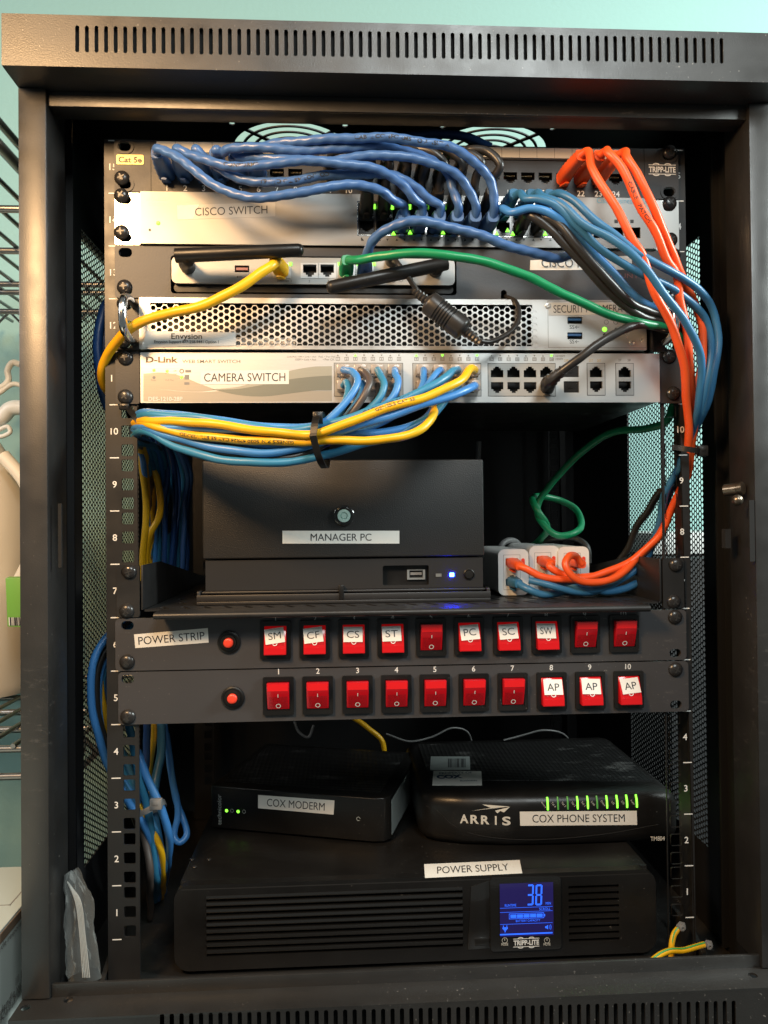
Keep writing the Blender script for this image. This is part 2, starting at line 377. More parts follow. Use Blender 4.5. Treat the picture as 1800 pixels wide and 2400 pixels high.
def sticker(parent, TL, TR, BR, BL, y, txt, tw=.8, th=.5, m='sticker', ink='ink', bold=0., name='label_sticker', label=None, du=0.):
    P = [A(*q, y-.2) for q in (TL, TR, BR, BL)]
    N = Vector((0, .15, 0)); mb = MB(); mb.add([p for p in P]+[p+N for p in P], [(3,2,1,0), (4,5,6,7), (0,1,5,4), (1,2,6,5), (2,3,7,6), (3,0,4,7)])
    st = mb.build(name, m, parent)
    if label: st['label'] = label
    if txt:
        Rv = ((P[1]-P[0])+(P[2]-P[3])); Uv = ((P[0]-P[3])+(P[1]-P[2])); O = sum(P, Vector())/4
        MB().text(txt, O+Rv*(du/2), Rv.length/2*tw, Uv.length/2*th, Rv, Uv, bold=bold).build('lettering', ink, st, fix=False)
    return st

# ================================================================== SETTING
mb = MB(); mb.add([(-2200, 492, -1200), (2200, 492, -1200), (2200, 492, 2400), (-2200, 492, 2400)], [(0, 1, 2, 3)])
struct(mb.build('wall', 'wall', None, fix=False))
mb = MB(); mb.box(-2200, 2200, -1500, 492, -1260, -1200); struct(mb.build('floor', 'dark_crate'))

# ================================================================== CABINET
YF, YP = -78, -50
ZT0, ZT1 = 682, 718
cab = thing('network_cabinet', 'open black wall-mount steel rack cabinet with slotted top fascia and perforated sides', 'cabinet', (0, 200, -75))
# top fascia with vertical slots
def slots(u0, v0, u1, v1, n, y, hgt, wd):
    a, b = A(u0, v0, y), A(u1, v1, y); out = []
    for i in range(n):
        p = a.lerp(b, i/(n-1)); out.append(rrect(p.x-wd/2, p.x+wd/2, p.z-hgt/2+.013*(i % 3), p.z+hgt/2-.011*(i % 4), wd*.46, 3))
    return out
tf = MB()
tz = [A(900, 52, YF).z, A(900, 165, YF).z]
tf.plate(rrect(-300, 300, ZT0, ZT1+2.5, .3, 1), slots(181, 91, 1691, 119, 71, YF, 20.0, 2.9), YF, 1.6)
tf.box(-300, 300, YF+1.61, -25, ZT0, ZT0+1.5); tf.box(-300, 300, YF+1.61, -61, 717, 718.4)
tf.build('top_fascia', 'powder', cab, bevel=.5, seg=2)
MB().box(-298, 298, YF+4, YF+6, ZT0+2, 716.8).build('fascia_backing', 'void', cab)
MB().box(-279, 279, -46, -43, 670, ZT0-.2).box(-279, 279, -43, -26, 670, 672).build('header_rail', 'powder', cab, bevel=.5)
# roof with two fan openings
fans = []
for uu, vv in ((677, 293), (1167, 300)):
    c = AZ(uu, vv, 716); fans.append((c.x, c.y+52))
holes = []; rr = MB()
ro = []
for cx, cy in fans:
    for a, b in ((-52.5, -52.5), (52.5, -52.5), (-52.5, 52.5), (52.5, 52.5)): ro.append(circ(cx+a, cy+b, 2.8, 10))
    for k in range(4):                                # ring segments between the spokes
        for r0, r1 in ((50, 58), (39.5, 47.5), (29, 37), (18.5, 26.5)):
            a0, a1 = R(90*k+45)+1.9/r0+0, R(90*k+135)-1.9/r0
            pts = [(cx+r1*math.cos(a0+(a1-a0)*i/14), cy+r1*math.sin(a0+(a1-a0)*i/14)) for i in range(15)]
            pts += [(cx+r0*math.cos(a1+(a0-a1)*i/14), cy+r0*math.sin(a1+(a0-a1)*i/14)) for i in range(15)]
            ro.append(pts)
pl = MB(); pl.plate([(-299, -60), (299, -60), (299, 470), (-299, 470)], ro, 0, 1.2)
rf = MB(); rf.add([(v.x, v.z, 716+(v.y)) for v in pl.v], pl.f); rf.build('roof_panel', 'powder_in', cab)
# posts, side panels
for sx in (-1, 1):
    p = MB(); x0, x1 = sx*279, sx*300
    p.box(x0, x1, YP, YP+1.8, -16, ZT0-.3)
    p.box(x0, x0+sx*1.6, YP+1.81, -10, -16, ZT0-.3); p.box(x1-sx*1.6, x1, YP+1.81, 466, -16, ZT0-.3) if False else p.box(x1-sx*1.6, x1, YP+1.81, -8, -16, ZT0-.3)
    p.box(x0+sx*1.61, x1-sx*1.61, -12, -10.2, -16, ZT0-.3)
    po = p.build('post', 'powder', cab, bevel=.7)
    q = MB(); xs = sx*290
    Y0, Y1, Z0, Z1 = 60, 250, 33, 615
    q.box(xs, xs+sx*1.6, -10, Y0, -60, 716); q.box(xs, xs+sx*1.6, Y1, 466, -60, 716)
    q.box(xs, xs+sx*1.6, Y0, Y1, -60, Z0); q.box(xs, xs+sx*1.6, Y0, Y1, Z1, 716)
    q.box(xs-sx*6, xs, 22, 25, -40, 712)
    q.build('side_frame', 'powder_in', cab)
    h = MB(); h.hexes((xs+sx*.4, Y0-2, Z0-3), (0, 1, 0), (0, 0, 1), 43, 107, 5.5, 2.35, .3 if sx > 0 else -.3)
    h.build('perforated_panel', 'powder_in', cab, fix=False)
    # outer skin behind post reads as the cabinet side
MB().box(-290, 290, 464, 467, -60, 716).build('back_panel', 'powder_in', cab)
# lock slots, their inner shade painted by near-black boxes, and hinge pin
for q in ((1700, 1240, 1713, 1285, -30, -24), (136, 1180, 144, 1330, -46, -44), (1757, 1172, 1769, 1316, -50.3, -49)): MB().pbox(*q).build('latch_slot', 'void', cab)
a, b = A(1700, 1149, -30), A(1742, 1144, -42)
hp = MB(); hp.cyl(a, b, 5, n=20)
for k in range(5): hp.cyl(a.lerp(b, .68+.06*k), a.lerp(b, .71+.06*k), 5.7, n=20)
c = A(1733, 1172, -54); hp.lathe((c.x, -50, c.z), [(4.4, 0), (4.4, 2), (3, 4.5), (.2, 5.3)])
hp.build('hinge_pin', 'copper', cab, smooth=True)
# floor pan, base lip, base fascia
mb = MB(); mb.box(-290, 290, -42, 464, -60, -45); mb.build('floor_pan', 'powder', cab)
mb = MB(); mb.box(-279, 279, -47, -44, -18.6, -7); mb.build('base_lip', 'powder', cab, bevel=.5)
mb = MB(); pl = MB()
hb = [circ(A(*q, -58).x, AZ(*q, -17).y, 3.6, 16) for q in ((60, 2362), (152, 2344), (1766, 2286))]
pl.plate([(-300, -73), (300, -73), (300, -44), (-300, -44)], hb, 0, 1.6)
mb.add([(v.x, v.z, -16.8-v.y) for v in pl.v], pl.f)
mb.plate(rrect(-300, 300, -120, -18.45, .3, 1), slots(380, 2418, 1720, 2385, 62, -73, 26.0, 3.2), -73, 1.6)
mb.build('base_fascia', 'powder', cab, bevel=.5)
MB().box(-298, 298, -62, -60, -119, -20).build('fascia_backing', 'void', cab)
c = AZ(168, 2344, -18.4); MB().lathe((c.x, c.y, -20), [(3.2, 0), (3.2, 1.2), (2, 2), (.1, 2.2)], ax=(0, 0, 1)).build('floor_bolt', 'copper', cab, smooth=True)
# mounting rails
def rail(y, sx, front=True):
    mb = MB(); holes = []
    for k in range(15):
        for f in (6.35, 22.225, 38.1): holes.append(rrect(sx*HX-4.9, sx*HX+4.9, UU*k+f-4.9, UU*k+f+4.9, 1.3, 2))
    xo, xi = (-250.5 if sx < 0 else 248.5), sx*224.5
    mb.plate(rrect(min(xo, xi), max(xo, xi), -44, 15*UU+1.5, .5, 1), holes, y, 2.)
    mb.box(xo, xo-sx*1.8, y+2.01, y+26, -44, 15*UU+1.5)
    r_ = mb.build('mounting_rail', 'rail', cab, bevel=.25, seg=1)
    if front:
        t = MB()
        for k in range(15):
            t.text(str(k+1), ((243.2 if sx < 0 else 241.4)*sx, y, UU*(k+.5)), None, 5.6, bold=.012, off=.15)
        for k in range(16):
            z = UU*k; a_, b_ = sorted((sx*239.5, sx*247)); t.poly([(a_, y-.15, z-.45), (b_, y-.15, z-.45), (b_, y-.15, z+.45), (a_, y-.15, z+.45)])
        t.build('rail_numbers', 'numbers', r_, fix=False)
    return r_
rail(0, -1); rail(0, 1); rail(365, -1, False); rail(365, 1, False)
# brackets from the floor corners to the rails
for sx in (-1, 1):
    MB().box(sx*232, sx*250, 3, 8, -45, -30).prism_x([(-40, -44), (20, -20), (60, -20), (60, -45)], sx*252, sx*256).build('floor_bracket', 'powder', cab)

# ================================================================== DEVICES
def ear_plate(parent, k, m, x=241.3, y=-2.0, t=2.0, r=2.0, holes=True, name='mounting_plate', inner=None, uh=1, ls=('slot', 'slot'), extra=(), bev=.3):
    """front plate of a rack device: k = index of its rack unit, holes at both ends"""
    z0, z1 = UU*k+.4, UU*(k+uh)-.4; hs = list(extra)
    for sx in (-1, 1):
        for f in (6.35, UU*uh-6.35):
            cx = sx*(HX)
            hs.append(rrect(cx-5, cx+5, z0+f-3.6-.4, z0+f+3.6-.4, 3.5, 5))
    mb = MB(); mb.plate(rrect(-x, x, z0, z1, r), hs if holes else list(extra), y, t)
    return mb.build(name, m, parent, bevel=bev, seg=2)

def rj45_holes(cx, cz, w=11.8, h=8.2, flip=1):
    """stepped opening of a network port as one outline"""
    a = w/2; s = flip
    return [(cx-a, cz+s*h*.5), (cx-a, cz-s*h*.30), (cx-a*.62, cz-s*h*.30), (cx-a*.62, cz-s*h*.50), (cx-a*.32, cz-s*h*.50), (cx-a*.32, cz-s*h*.68),
            (cx+a*.32, cz-s*h*.68), (cx+a*.32, cz-s*h*.50), (cx+a*.62, cz-s*h*.50), (cx+a*.62, cz-s*h*.30), (cx+a, cz-s*h*.30), (cx+a, cz+s*h*.5)]

# ---------------- patch panel, U15
K = 14; y = -3.
pp = thing('patch_panel', 'black 24-port patch panel with white label strip, topmost device in the rack', 'patch panel', (0, 0, UU*K))
pu = [391+43*(n-1) if n <= 8 else (775+42.7*(n-9) if n <= 16 else 1155+41.1*(n-17)) for n in range(1, 25)]
px_ = [A(u, 412, y).x for u in pu]
zc = UU*K+17.6
mb = MB(); z0, z1 = UU*K+.4, UU*(K+1)-.4
hs = [rj45_holes(x, zc) for x in px_]
ears = [rrect(s*HX-5, s*HX+5, UU*K+f-3.6, UU*K+f+3.6, 3.5, 5) for s in (-1, 1) for f in (6.35, UU-6.35)]
mb.plate(rrect(-241.3, 241.3, z0, z1, 2), ears+hs, y, 1.8)
mb.build('front_panel', 'panel', pp, bevel=.25, seg=1)
MB().box(-220, 220, y+9, y+40, z0+1, z1-1).build('port_block', 'black_matte', pp)
MB().box(-215, 215, 37, 120, z0+8, z0+10).build('cable_tray', 'powder_in', pp)
for x in px_[:24]:
    pm = MB(); pm.use('port_grey').box(x-3, x+3, y+5, y+7, zc-4.2, zc-3.0); pm.use('port_pin')
    for i in range(8): pm.box(x-4.2+i*1.2-.2, x-4.2+i*1.2+.2, y+4, y+8, zc+2.2, zc+3.4)
    pm.build('port', None, pp)
zs0 = UU*K+33.6; zs1 = zs0+8.6
for i in range(3):
    xa, xb = px_[8*i]-8, px_[8*i+7]+8
    MB().box(xa-1.5, xb+1.5, y-1.2, y-.02, zs0-1.6, zs1+1.2).build('strip_holder', 'panel', pp, bevel=.3)
    ls = MB().box(xa, xb, y-1.8, y-1.22, zs0, zs1).build('label_strip', 'sticker', pp)
    t = MB()
    for j in range(7):
        xx = (px_[8*i+j]+px_[8*i+j+1])/2; t.box(xx-.15, xx+.15, y-1.86, y-1.81, zs0, zs1)
    t.build('strip_line', 'ink_grey', ls)
t = MB()
for n, x in enumerate(px_): t.text(str(n+1), (x, y, UU*K+4.0), None, 5.0, bold=.012)
t.build('port_numbers', 'numbers', pp, fix=False)
for s in (-1, 1):
    t = MB(); t.box(s*211-.2, s*211+.2, y-.12, y, z0, z1); t.build('seam', 'void', pp)
    for f in (6.35, UU-6.35):
        t = MB(); t.plate(rrect(s*HX-7.6, s*HX+7.6, UU*K+f-6.2, UU*K+f+6.2, 6, 6), [rrect(s*HX-5.6, s*HX+5.6, UU*K+f-4.2, UU*K+f+4.2, 4, 5)], y-.7, .68); t.build('slot_boss', 'panel', pp, bevel=.2, seg=1)
screw(pp, 286, 418, y); screw(pp, 1569, 357, y)
sg = MB(); g0, g1, g2, g3 = PB(273, 363, 337, 386, y); sg.plate(rrect(g0, g1, g2, g3, 1.4), [], y-.5, .48)
sg = sg.build('category_badge', 'gold', pp); MB().ptext('Cat 5e', 278, 368, 333, 382, y, bold=.03, off=.62).build('lettering', 'ink', sg, fix=False)
def barlogo(parent, u0, v0, u1, v1, y, m='white_print', txt='TRIPP\u00b7LITE'):
    x0, x1, z0, z1 = PB(u0, v0, u1, v1, y); h = z1-z0; t = MB()
    t.text('TRIPP-LITE', ((x0+x1)/2, y, (z0+z1)/2), (x1-x0)*.98, h*.58, bold=.03)
    for zz in (z0, z1-h*.07): t.poly([(x0, y-.12, zz), (x1, y-.12, zz), (x1, y-.12, zz+h*.07), (x0, y-.12, zz+h*.07)])
    for s, zz in ((1, z1), (-1, z0)):
        for q in (.28, .70):
            cx = x0+(x1-x0)*q
            pts = [(cx+h*.34*math.cos(a), y-.12, zz+s*h*.16*math.sin(a)) for a in [math.pi*i/10 for i in range(11)]]
            pts += [(cx+h*.22*math.cos(a), y-.12, zz+s*h*.06*math.sin(a)) for a in [math.pi*(10-i)/10 for i in range(11)]]
            t.poly(pts if s < 0 else pts[::-1])
    return t.build('emblem', m, parent, fix=False)
barlogo(pp, 1520, 386, 1584, 409, y)

# ---------------- silver 24-port switch, U14
K = 13; y = -6.
sw = thing('network_switch', 'silver switch with green lights and a CISCO SWITCH sticker under the patch panel', 'network switch', (0, 0, UU*K))
z0, z1 = UU*K+.3, UU*(K+1)-.5
cu = [859+40*i for i in range(12)]
cx_ = [A(u, 515, y).x for u in cu]
zl, zu = A(1080, 533, y).z, A(1080, 497, y).z
CZL, CZU = zl, zu
hs = []
for x in cx_:
    for zz, fl in ((zl, 1), (zu, -1)): hs.append([(x-6.0, zz-5.4), (x+6.0, zz-5.4), (x+6.0, zz+5.4), (x-6.0, zz+5.4)])
sf = []
for (a, b) in ((1361, 1387), (1391, 1424), (1428, 1461), (1467, 1501)):
    x0, x1, q0, q1 = PB(a, 533, b, 558, y); sf.append([(x0, q0), (x1, q0), (x1, q1), (x0, q1)])
mb = MB(); mb.plate(rrect(-219.5, 219.5, z0, z1, 1.2, 3), hs+sf, y, 1.6); mb.build('faceplate', 'silver', sw, bevel=.3, seg=2)
MB().box(-219, 219, y+12, 240, z0+.5, z1-.5).box(-219, 219, y+1.61, y+12, z0+.5, zl-7).box(-219, 219, y+1.61, y+12, zu+7, z1-.5).build('chassis', 'black_plastic', sw)
for s, m_ in ((-1, 'ear_steel'), (1, 'ear_steel')):
    q = MB(); a_, b_ = sorted((s*220.3, s*241.3)); q.plate(rrect(a_, b_, z0, z1, 1.6), [rrect(s*HX-5, s*HX+5, UU*K+f-3.6, UU*K+f+3.6, 3.5) for f in (6.35, UU-6.35)], -2.4, 2.3)
    q.build('mounting_ear', m_, sw, bevel=.4)
for x in cx_:
    for zz, fl in ((zl, 1), (zu, -1)):
        q = MB(); q.use('black_gloss').plate([(x-7.0, zz-6.6), (x+7.0, zz-6.6), (x+7.0, zz+6.6), (x-7.0, zz+6.6)], [rj45_holes(x, zz+fl*.8, 11.4, 7.8, fl)], y-.25, .6)
        q.use('port_pin').box(x-5.9, x+5.9, y+9, y+9.5, zz-5, zz+5) if False else q.use('black_matte').box(x-5.9, x+5.9, y+9, y+9.5, zz-5, zz+5)
        q.build('port', None, sw)
for i in range(3):
    xa, xb = cx_[4*i]-8, cx_[4*i+3]+8
    MB().plate([(xa, zl-8), (xb, zl-8), (xb, zu+8), (xa, zu+8)], [[(xa+.7, zl-7.3), (xb-.7, zl-7.3), (xb-.7, zu+7.3), (xa+.7, zu+7.3)]], y-.5, .6).build('port_frame', 'chrome', sw)
for (u, v) in ((876, 485), (920, 486), (960, 486), (997, 486), (1036, 487), (1090, 485), (922, 547), (961, 545), (1038, 545), (1163, 547), (1189, 540), (1201, 548), (1277, 548)):
    p = A(u, v, y); MB().prism([(p.x-1.9, p.z-1.6), (p.x+1.9, p.z-1.6), (p.x, p.z+1.9)] if v > 520 else [(p.x-1.4, p.z-2), (p.x+1.4, p.z-2), (p.x+1.4, p.z+2), (p.x-1.4, p.z+2)], y-1.1, y-.5).build('led', 'led_green', sw)
p = A(371, 523, y); MB().lathe((p.x, y, p.z), [(1.8, 0), (1.6, .5), (.6, .9)], n=16).build('led', 'led_green', sw, smooth=True)
t = MB(); p = A(351, 539, y); t.lathe((p.x, y-.02, p.z), [(1.1, 0), (1.1, .15)], n=12)
for i, u in enumerate(cu):
    for s, sg_ in ((-9, 1), (9, -1)):
        p = A(u+s, 562, y); t.poly([(p.x-1.1, y-.12, p.z-.9*sg_), (p.x+1.1, y-.12, p.z-.9*sg_), (p.x, y-.12, p.z+1.1*sg_)])
t.ptext('1', 846, 557, 849, 564, y); t.ptext('12', 1068, 559, 1075, 566, y); t.ptext('13', 1083, 559, 1090, 566, y)
for u in (1367, 1444, 1481):
    x0, x1, q0, q1 = PB(u-4, 515, u+4, 523, y); t.poly([(x0, y-.12, q0), (x1, y-.12, q0), (x1, y-.12, q1), (x0, y-.12, q1)])
t.build('printing', 'ink', sw, fix=False)
t = MB(); t.ptext('Cisco Business 220', 1399, 464, 1513, 477, y); t.build('model_lettering', 'ink_blue', sw, fix=False)
t = MB(); t.ptext('cisco', 348, 471, 386, 483, y, bold=.02)
for i, hh in enumerate((5, 9, 14, 9, 5, 9, 14, 9, 5)):
    p = A(345+i*5.4, 466, y); t.box(p.x-.45, p.x+.45, y-.15, y-.01, p.z-1.5, p.z-1.5+hh*.33)
t.build('emblem', 'taupe', sw, fix=False)
screw(sw, 285, 459, -2.4); screw(sw, 285, 545, -2.4); screw(sw, 1569, 477, -2.4); screw(sw, 1571, 562, -2.4)
sticker(sw, (415, 481), (645, 474), (645, 507), (416, 515), y, 'CISCO SWITCH', .74, .56, m='sticker_clear', du=.05)
q = MB(); 
sticker(sw, (415, 481), (466, 479.5), (452, 513), (416, 515), y-.05, '', m='sticker', name='sticker_fold')

# ---------------- rack mount plate with router, U13
K = 12; y = -3.
z0, z1 = UU*K+.3, UU*(K+1)-.5
rp = thing('router_mount', 'grey rack mount plate with a round cable hole and a window holding the router', 'mounting plate', (0, 0, UU*K))
wx0, wx1, wz0, wz1 = PB(400, 601, 1070, 690, y)
ch = A(1181, 690, y)
mb = MB(); hs = [rrect(s*HX-5.6, s*HX+5.6, UU*K+f-3.9, UU*K+f+3.9, 3.8) for s in (-1, 1) for f in (6.35, UU-6.35)]
mb.plate(rrect(-241.3, 241.3, z0, z1, 2), hs+[rrect(wx0, wx1, wz0, wz1, 3), [(ch.x-2.6, z0+1.2), (ch.x+2.6, z0+1.2)]+[(ch.x+2.6*math.cos(a), z0+6+2.6*math.sin(a)) for a in [math.pi*i/10 for i in range(11)]]], y, 2.5)
mb.build('mounting_plate', 'mount', rp, bevel=.4)
MB().box(-215, 215, 3, 180, z0+.3, z0+2).build('tray', 'mount', rp)
screw(rp, 292, 673, y); screw(rp, 1578, 598, y)
sticker(rp, (1243, 610), (1481, 599), (1481, 632), (1242, 633), y, None, m='sticker')
t = MB(); t.ptext('CISCO F', 1268, 607, 1362, 628, y, off=1.4); t.build('lettering', 'ink', rp, fix=False)
t = MB(); t.ptext('MOUNT4', 1420, 641, 1507, 652, y); t.build('print', 'ink_red', rp, fix=False)
rt = thing('router', 'silver wireless router with two black stub antennas set in the grey mount plate', 'router', (0, 0, UU*K+3))
yr = -9.
x0, x1, q0, q1 = PB(402, 604, 1066, 666, yr)
pr = [A(660, 634, yr), A(726, 634, yr), A(767, 634, yr), A(811, 634, yr), A(855, 634, yr)]
hs = [rj45_holes(p.x, p.z+.6, 11.6, 9.0) for p in pr]
us = PB(550, 622, 584, 638, yr); hs.append([(us[0], us[2]), (us[1], us[2]), (us[1], us[3]), (us[0], us[3])])
mb = MB(); mb.plate(rrect(x0, x1, q0, q1, 4.5), hs, yr, 2); mb.build('faceplate', 'router_silver', rt, bevel=.7)
mb = MB(); mb.box(x0+2, x1-2, yr+8, 120, q0+1, q1-1); mb.plate(rrect(x0+1, x1-1, wz0+1, q0+1, 3), [], -4.5, 6); mb.build('housing', 'black_plastic', rt, bevel=.8)
for i, p in enumerate(pr):
    MB().plate([(p.x-7.6, p.z-6.5), (p.x+7.6, p.z-6.5), (p.x+7.6, p.z+6.2), (p.x-7.6, p.z+6.2)], [rj45_holes(p.x, p.z+.6, 11.2, 8.8)], yr-.4, .6).build('port', 'silver_steel', rt)
MB().pbox(553, 627, 581, 633, yr+1.5, yr+4).build('usb_tongue', 'ink_red', rt)
for u in (681, 795, 839, 877):
    p = A(u, 620, yr); MB().box(p.x-1.2, p.x+1.2, yr-.9, yr-.42, p.z-1.2, p.z+1.6).build('led', 'led_green', rt)
t = MB(); t.ptext('Internet 1', 650, 655, 683, 661, yr); t.ptext('2', 723, 656, 727, 662, yr); t.ptext('3', 767, 656, 771, 662, yr)
p = A(922, 657, yr)
for c in (p, A(905, 657, yr)): t.plate(circ(c.x, c.z, 1.9, 16), [circ(c.x, c.z, 1.5, 16)], yr-.1, .08)
t.ptext('\u21ba', 936, 652, 944, 661, yr); t.box(A(912, 657, yr).x-1.4, A(912, 657, yr).x+1.2, yr-.1, yr-.02, p.z-.2, p.z+.2)
c = A(563, 649, yr); t.box(c.x-2.2, c.x+2.2, yr-.1, yr-.02, c.z-.2, c.z+.2); t.lathe((c.x-2.2, yr-.02, c.z), [(.6, 0), (.6, .1)], n=10)
t.build('printing', 'ink', rt, fix=False)
for (a, b, h_, r0, r1) in (((412, 599, -34), (712, 586, -40), (441, 626), 5.9, 5.2), ((1047, 617, -30), (766, 676, -46), (1020, 634), 5.6, 5.4)):
    P, Q = A(*a), A(*b); d = (Q-P).normalized(); hj = A(*h_, yr)
    m_ = MB(); L_ = (Q-P).length
    m_.rings([[ (P+d*s_)+ (lambda N, B: N*math.cos(k*math.pi/12)*r_+B*math.sin(k*math.pi/12)*r_)(d.orthogonal().normalized(), d.cross(d.orthogonal().normalized())) for k in range(24)] for s_, r_ in ((0, r0*.97), (.6, r0), (L_*.6, (r0+r1)/2), (L_-4, r1), (L_-1.6, r1*.85), (L_-.4, r1*.5), (L_, .1))])
    an = m_.build('antenna', 'black_plastic', rt, smooth=True)
    MB().tube(catmull([hj, hj+Vector((0, -10, 0)), P+d*9+Vector((0, 2, -2)), P+d*6], 6), lambda t_: 6.2-.8*t_, 20).build('antenna_hinge', 'black_plastic', an, smooth=True)

# ---------------- video recorder with perforated front, U12
K = 11; y = -8.
z0, z1 = UU*K+.6, UU*(K+1)-.8
dv = thing('video_recorder', 'silver recorder with a honeycomb front, chrome handles and two USB ports', 'video recorder', (0, 0, UU*K))
xl, xr = A(326, 755, y).x, A(1515, 760, y).x
hx0, hx1, hz0, hz1 = PB(352, 704, 1248, 812, y); hz1 = z1-4.5; hz0 = z0+3.2
pu0 = A(1284, 760, y).x
usb = [PB(1330, 743, 1365, 759, y), PB(1330, 779, 1365, 795, y)]
mb = MB(); mb.plate(rrect(xl, xr, z0, z1, .8, 2), [[(hx0, hz0), (hx1, hz0), (hx1, hz1), (hx0, hz1)]]+[[(a, c), (b, c), (b, d), (a, d)] for a, b, c, d in usb], y, 1.8)
mb.box(xl, xr, y+1.81, y+8, z1-2.2, z1-.6).box(xl, xr, y+1.81, y+8, z0+.3, z0+1.8)
mb.build('front_panel', 'silver_steel', dv, bevel=.4)
h = MB(); nr = 7; pitch = (hz1-hz0)/6.6
ncx = int((hx1-hx0+6)/(1.5*pitch/math.sqrt(3)))+1
h.hexes((hx0-2, y+.9, hz0+.3*pitch), (1, 0, 0), (0, 0, 1), ncx, nr-1, pitch, pitch*.43, -1.2)
h.build('honeycomb_grille', 'silver_steel', dv, fix=False)
MB().box(-219, 219, y+22, 200, z0, z1).box(-219, 219, y+9, y+22, z0-.2, z0+.8).build('chassis', 'black_plastic', dv)
MB().box(A(500, 780, y).x, A(690, 780, y).x, y+9, y+14, z0+2, z0+12).build('inner_bracket', 'silver_steel', dv)
for a, b, c, d in usb:
    q = MB().box(a-1, b+1, y+4, y+5, c-1, d+1).build('usb_port', 'black_matte', dv); MB().box(a+.7, b-.7, y+.6, y+4, (c+d)/2+.1, (c+d)/2+1.9).build('usb_tongue', 'usb_blue', q)
x0, x1, q0, q1 = PB(1284, 708, 1514, 815, y)
t = MB(); t.plate([(x0, q0), (x1, q0), (x1, z1-.8), (x0, z1-.8)], [[(x0+.35, q0+.35), (x1-.35, q0+.35), (x1-.35, z1-1.2), (x0+.35, z1-1.2)]], y-.12, .1); t.build('seam', 'ink_grey', dv)
t = MB()
for v in (767, 801): t.ptext('SS\u2190', 1335, v-5, 1357, v+4, y)
for c, r_ in ((A(1421, 755, y), 2.0), (A(1443, 755, y), 2.0)): t.plate(circ(c.x, c.z, r_, 18), [circ(c.x, c.z, r_-.3, 18)], y-.12, .1)
for u, v in ((1444, 772), (1417, 785)): c = A(u, v, y); t.lathe((c.x, y-.02, c.z), [(1.5, 0), (1.4, .25)], n=14)
t.build('printing', 'ink', dv, fix=False)
c = A(1417, 772, y); MB().lathe((c.x, y, c.z), [(2.1, 0), (1.9, .5), (.8, 1.0)], n=18).build('led', 'led_green', dv, smooth=True)
for u, v in ((1482, 803), (1284, 717)): c = A(u, v, y); MB().lathe((c.x, y, c.z), [(2.6, 0), (2.4, .7), (1.2, .9), (1.0, .4)], n=18).build('panel_screw', 'silver_steel', dv, smooth=True)
sticker(dv, (1286, 709), (1470, 709), (1470, 736), (1286, 740), y, 'SECURITY CAMERA', .88, .62, m='sticker_clear')
es = sticker(dv, (343, 776), (552, 779), (553, 810), (334, 814), y-.4, None, m='sticker_silver')
t = MB(); t.ptext('Envysion', 402, 782, 474, 799, y, bold=.01, off=.9); t.ptext('Envysion Support 877-258-9441 Option 1', 362, 798, 513, 807, y, bold=.01, off=.9); t.build('lettering', 'ink', es, fix=False)
for s in (-1, 1):
    q = MB(); a_, b_ = sorted((s*214, s*241.3)); q.plate(rrect(a_, b_, z0, z1, 1.5), [rrect(s*HX-5, s*HX+5, UU*K+f-3.5, UU*K+f+3.5, 3.4) for f in (6.35, 22.2, UU-6.35)], -2.4, 2.3)
    q.box(s*213, s*215, -7.5, 0, z0, z1); q.build('mounting_ear', 'rail', dv, bevel=.3)
    hxp = -225.5 if s < 0 else 222.
    lo, hi = UU*K+7, UU*K+39
    pth = catmull([(hxp, -2.4, hi), (hxp, -22, hi), (hxp-1*0, -33, hi-4), (hxp, -36, hi-10), (hxp, -36, lo+10), (hxp, -33, lo+4), (hxp, -22, lo), (hxp, -2.4, lo)], 6)
    MB().tube(pth, 3.4, 16).build('handle', 'chrome', dv, smooth=True)
screw(dv, 290, 712, -2.4, 5.8); screw(dv, 290, 801, -2.4, 5.8); screw(dv, 1577, 698, -2.4, 5.8)

# ---------------- web switch, U11
K = 10; y = -5.
z0, z1 = UU*K+.8, UU*(K+1)-1.6
dl = thing('web_switch', 'silver web switch with a CAMERA SWITCH sticker and a tied cable bundle below', 'network switch', (0, 0, UU*K))
xl, xr = A(329, 885, y).x, A(1546, 880, y).x
def grp(u0, du, n, v0, v1): return [(A(u0+du*i, (v0+v1)/2, y).x) for i in range(n)]
G1 = grp(805, 39.3, 4, 871, 908); G2 = grp(989, 39.0, 4, 871, 908); G3 = grp(1165, 38.6, 4, 871, 908)
zu, zl = A(1000, 872, y).z, A(1000, 908, y).z
hs = [[(x-5.6, z-4.9), (x+5.6, z-4.9), (x+5.6, z+4.9), (x-5.6, z+4.9)] for g in (G1, G2, G3) for x in g for z in (zu, zl)]
X25, X27 = A(1397, 890, y).x, A(1464, 888, y).x
zu2, zl2 = A(1400, 872, y).z, A(1400, 906, y).z
hs += [[(x-5.4, z-4.7), (x+5.4, z-4.7), (x+5.4, z+4.7), (x-5.4, z+4.7)] for x in (X25, X27) for z in (zu2, zl2)]
XS = A(1339, 890, y).x
hs += [[(XS-6.6, z-4.9), (XS+6.6, z-4.9), (XS+6.6, z+4.9), (XS-6.6, z+4.9)] for z in (zu2+.5, zl2-.3)]
mb = MB(); mb.plate(rrect(xl, xr, z0, z1, .6, 2), hs, y, 1.6); mb.build('faceplate', 'silver_brushed', dl, bevel=.25)
MB().box(-219.5, 219.5, y+12, 205, z0+.3, z1-.3).box(-219.5, 219.5, y+1.61, y+12, z0+.3, zl2-7).box(-219.5, 219.5, y+1.61, y+12, zu+7, z1-.3).build('chassis', 'black_plastic', dl)
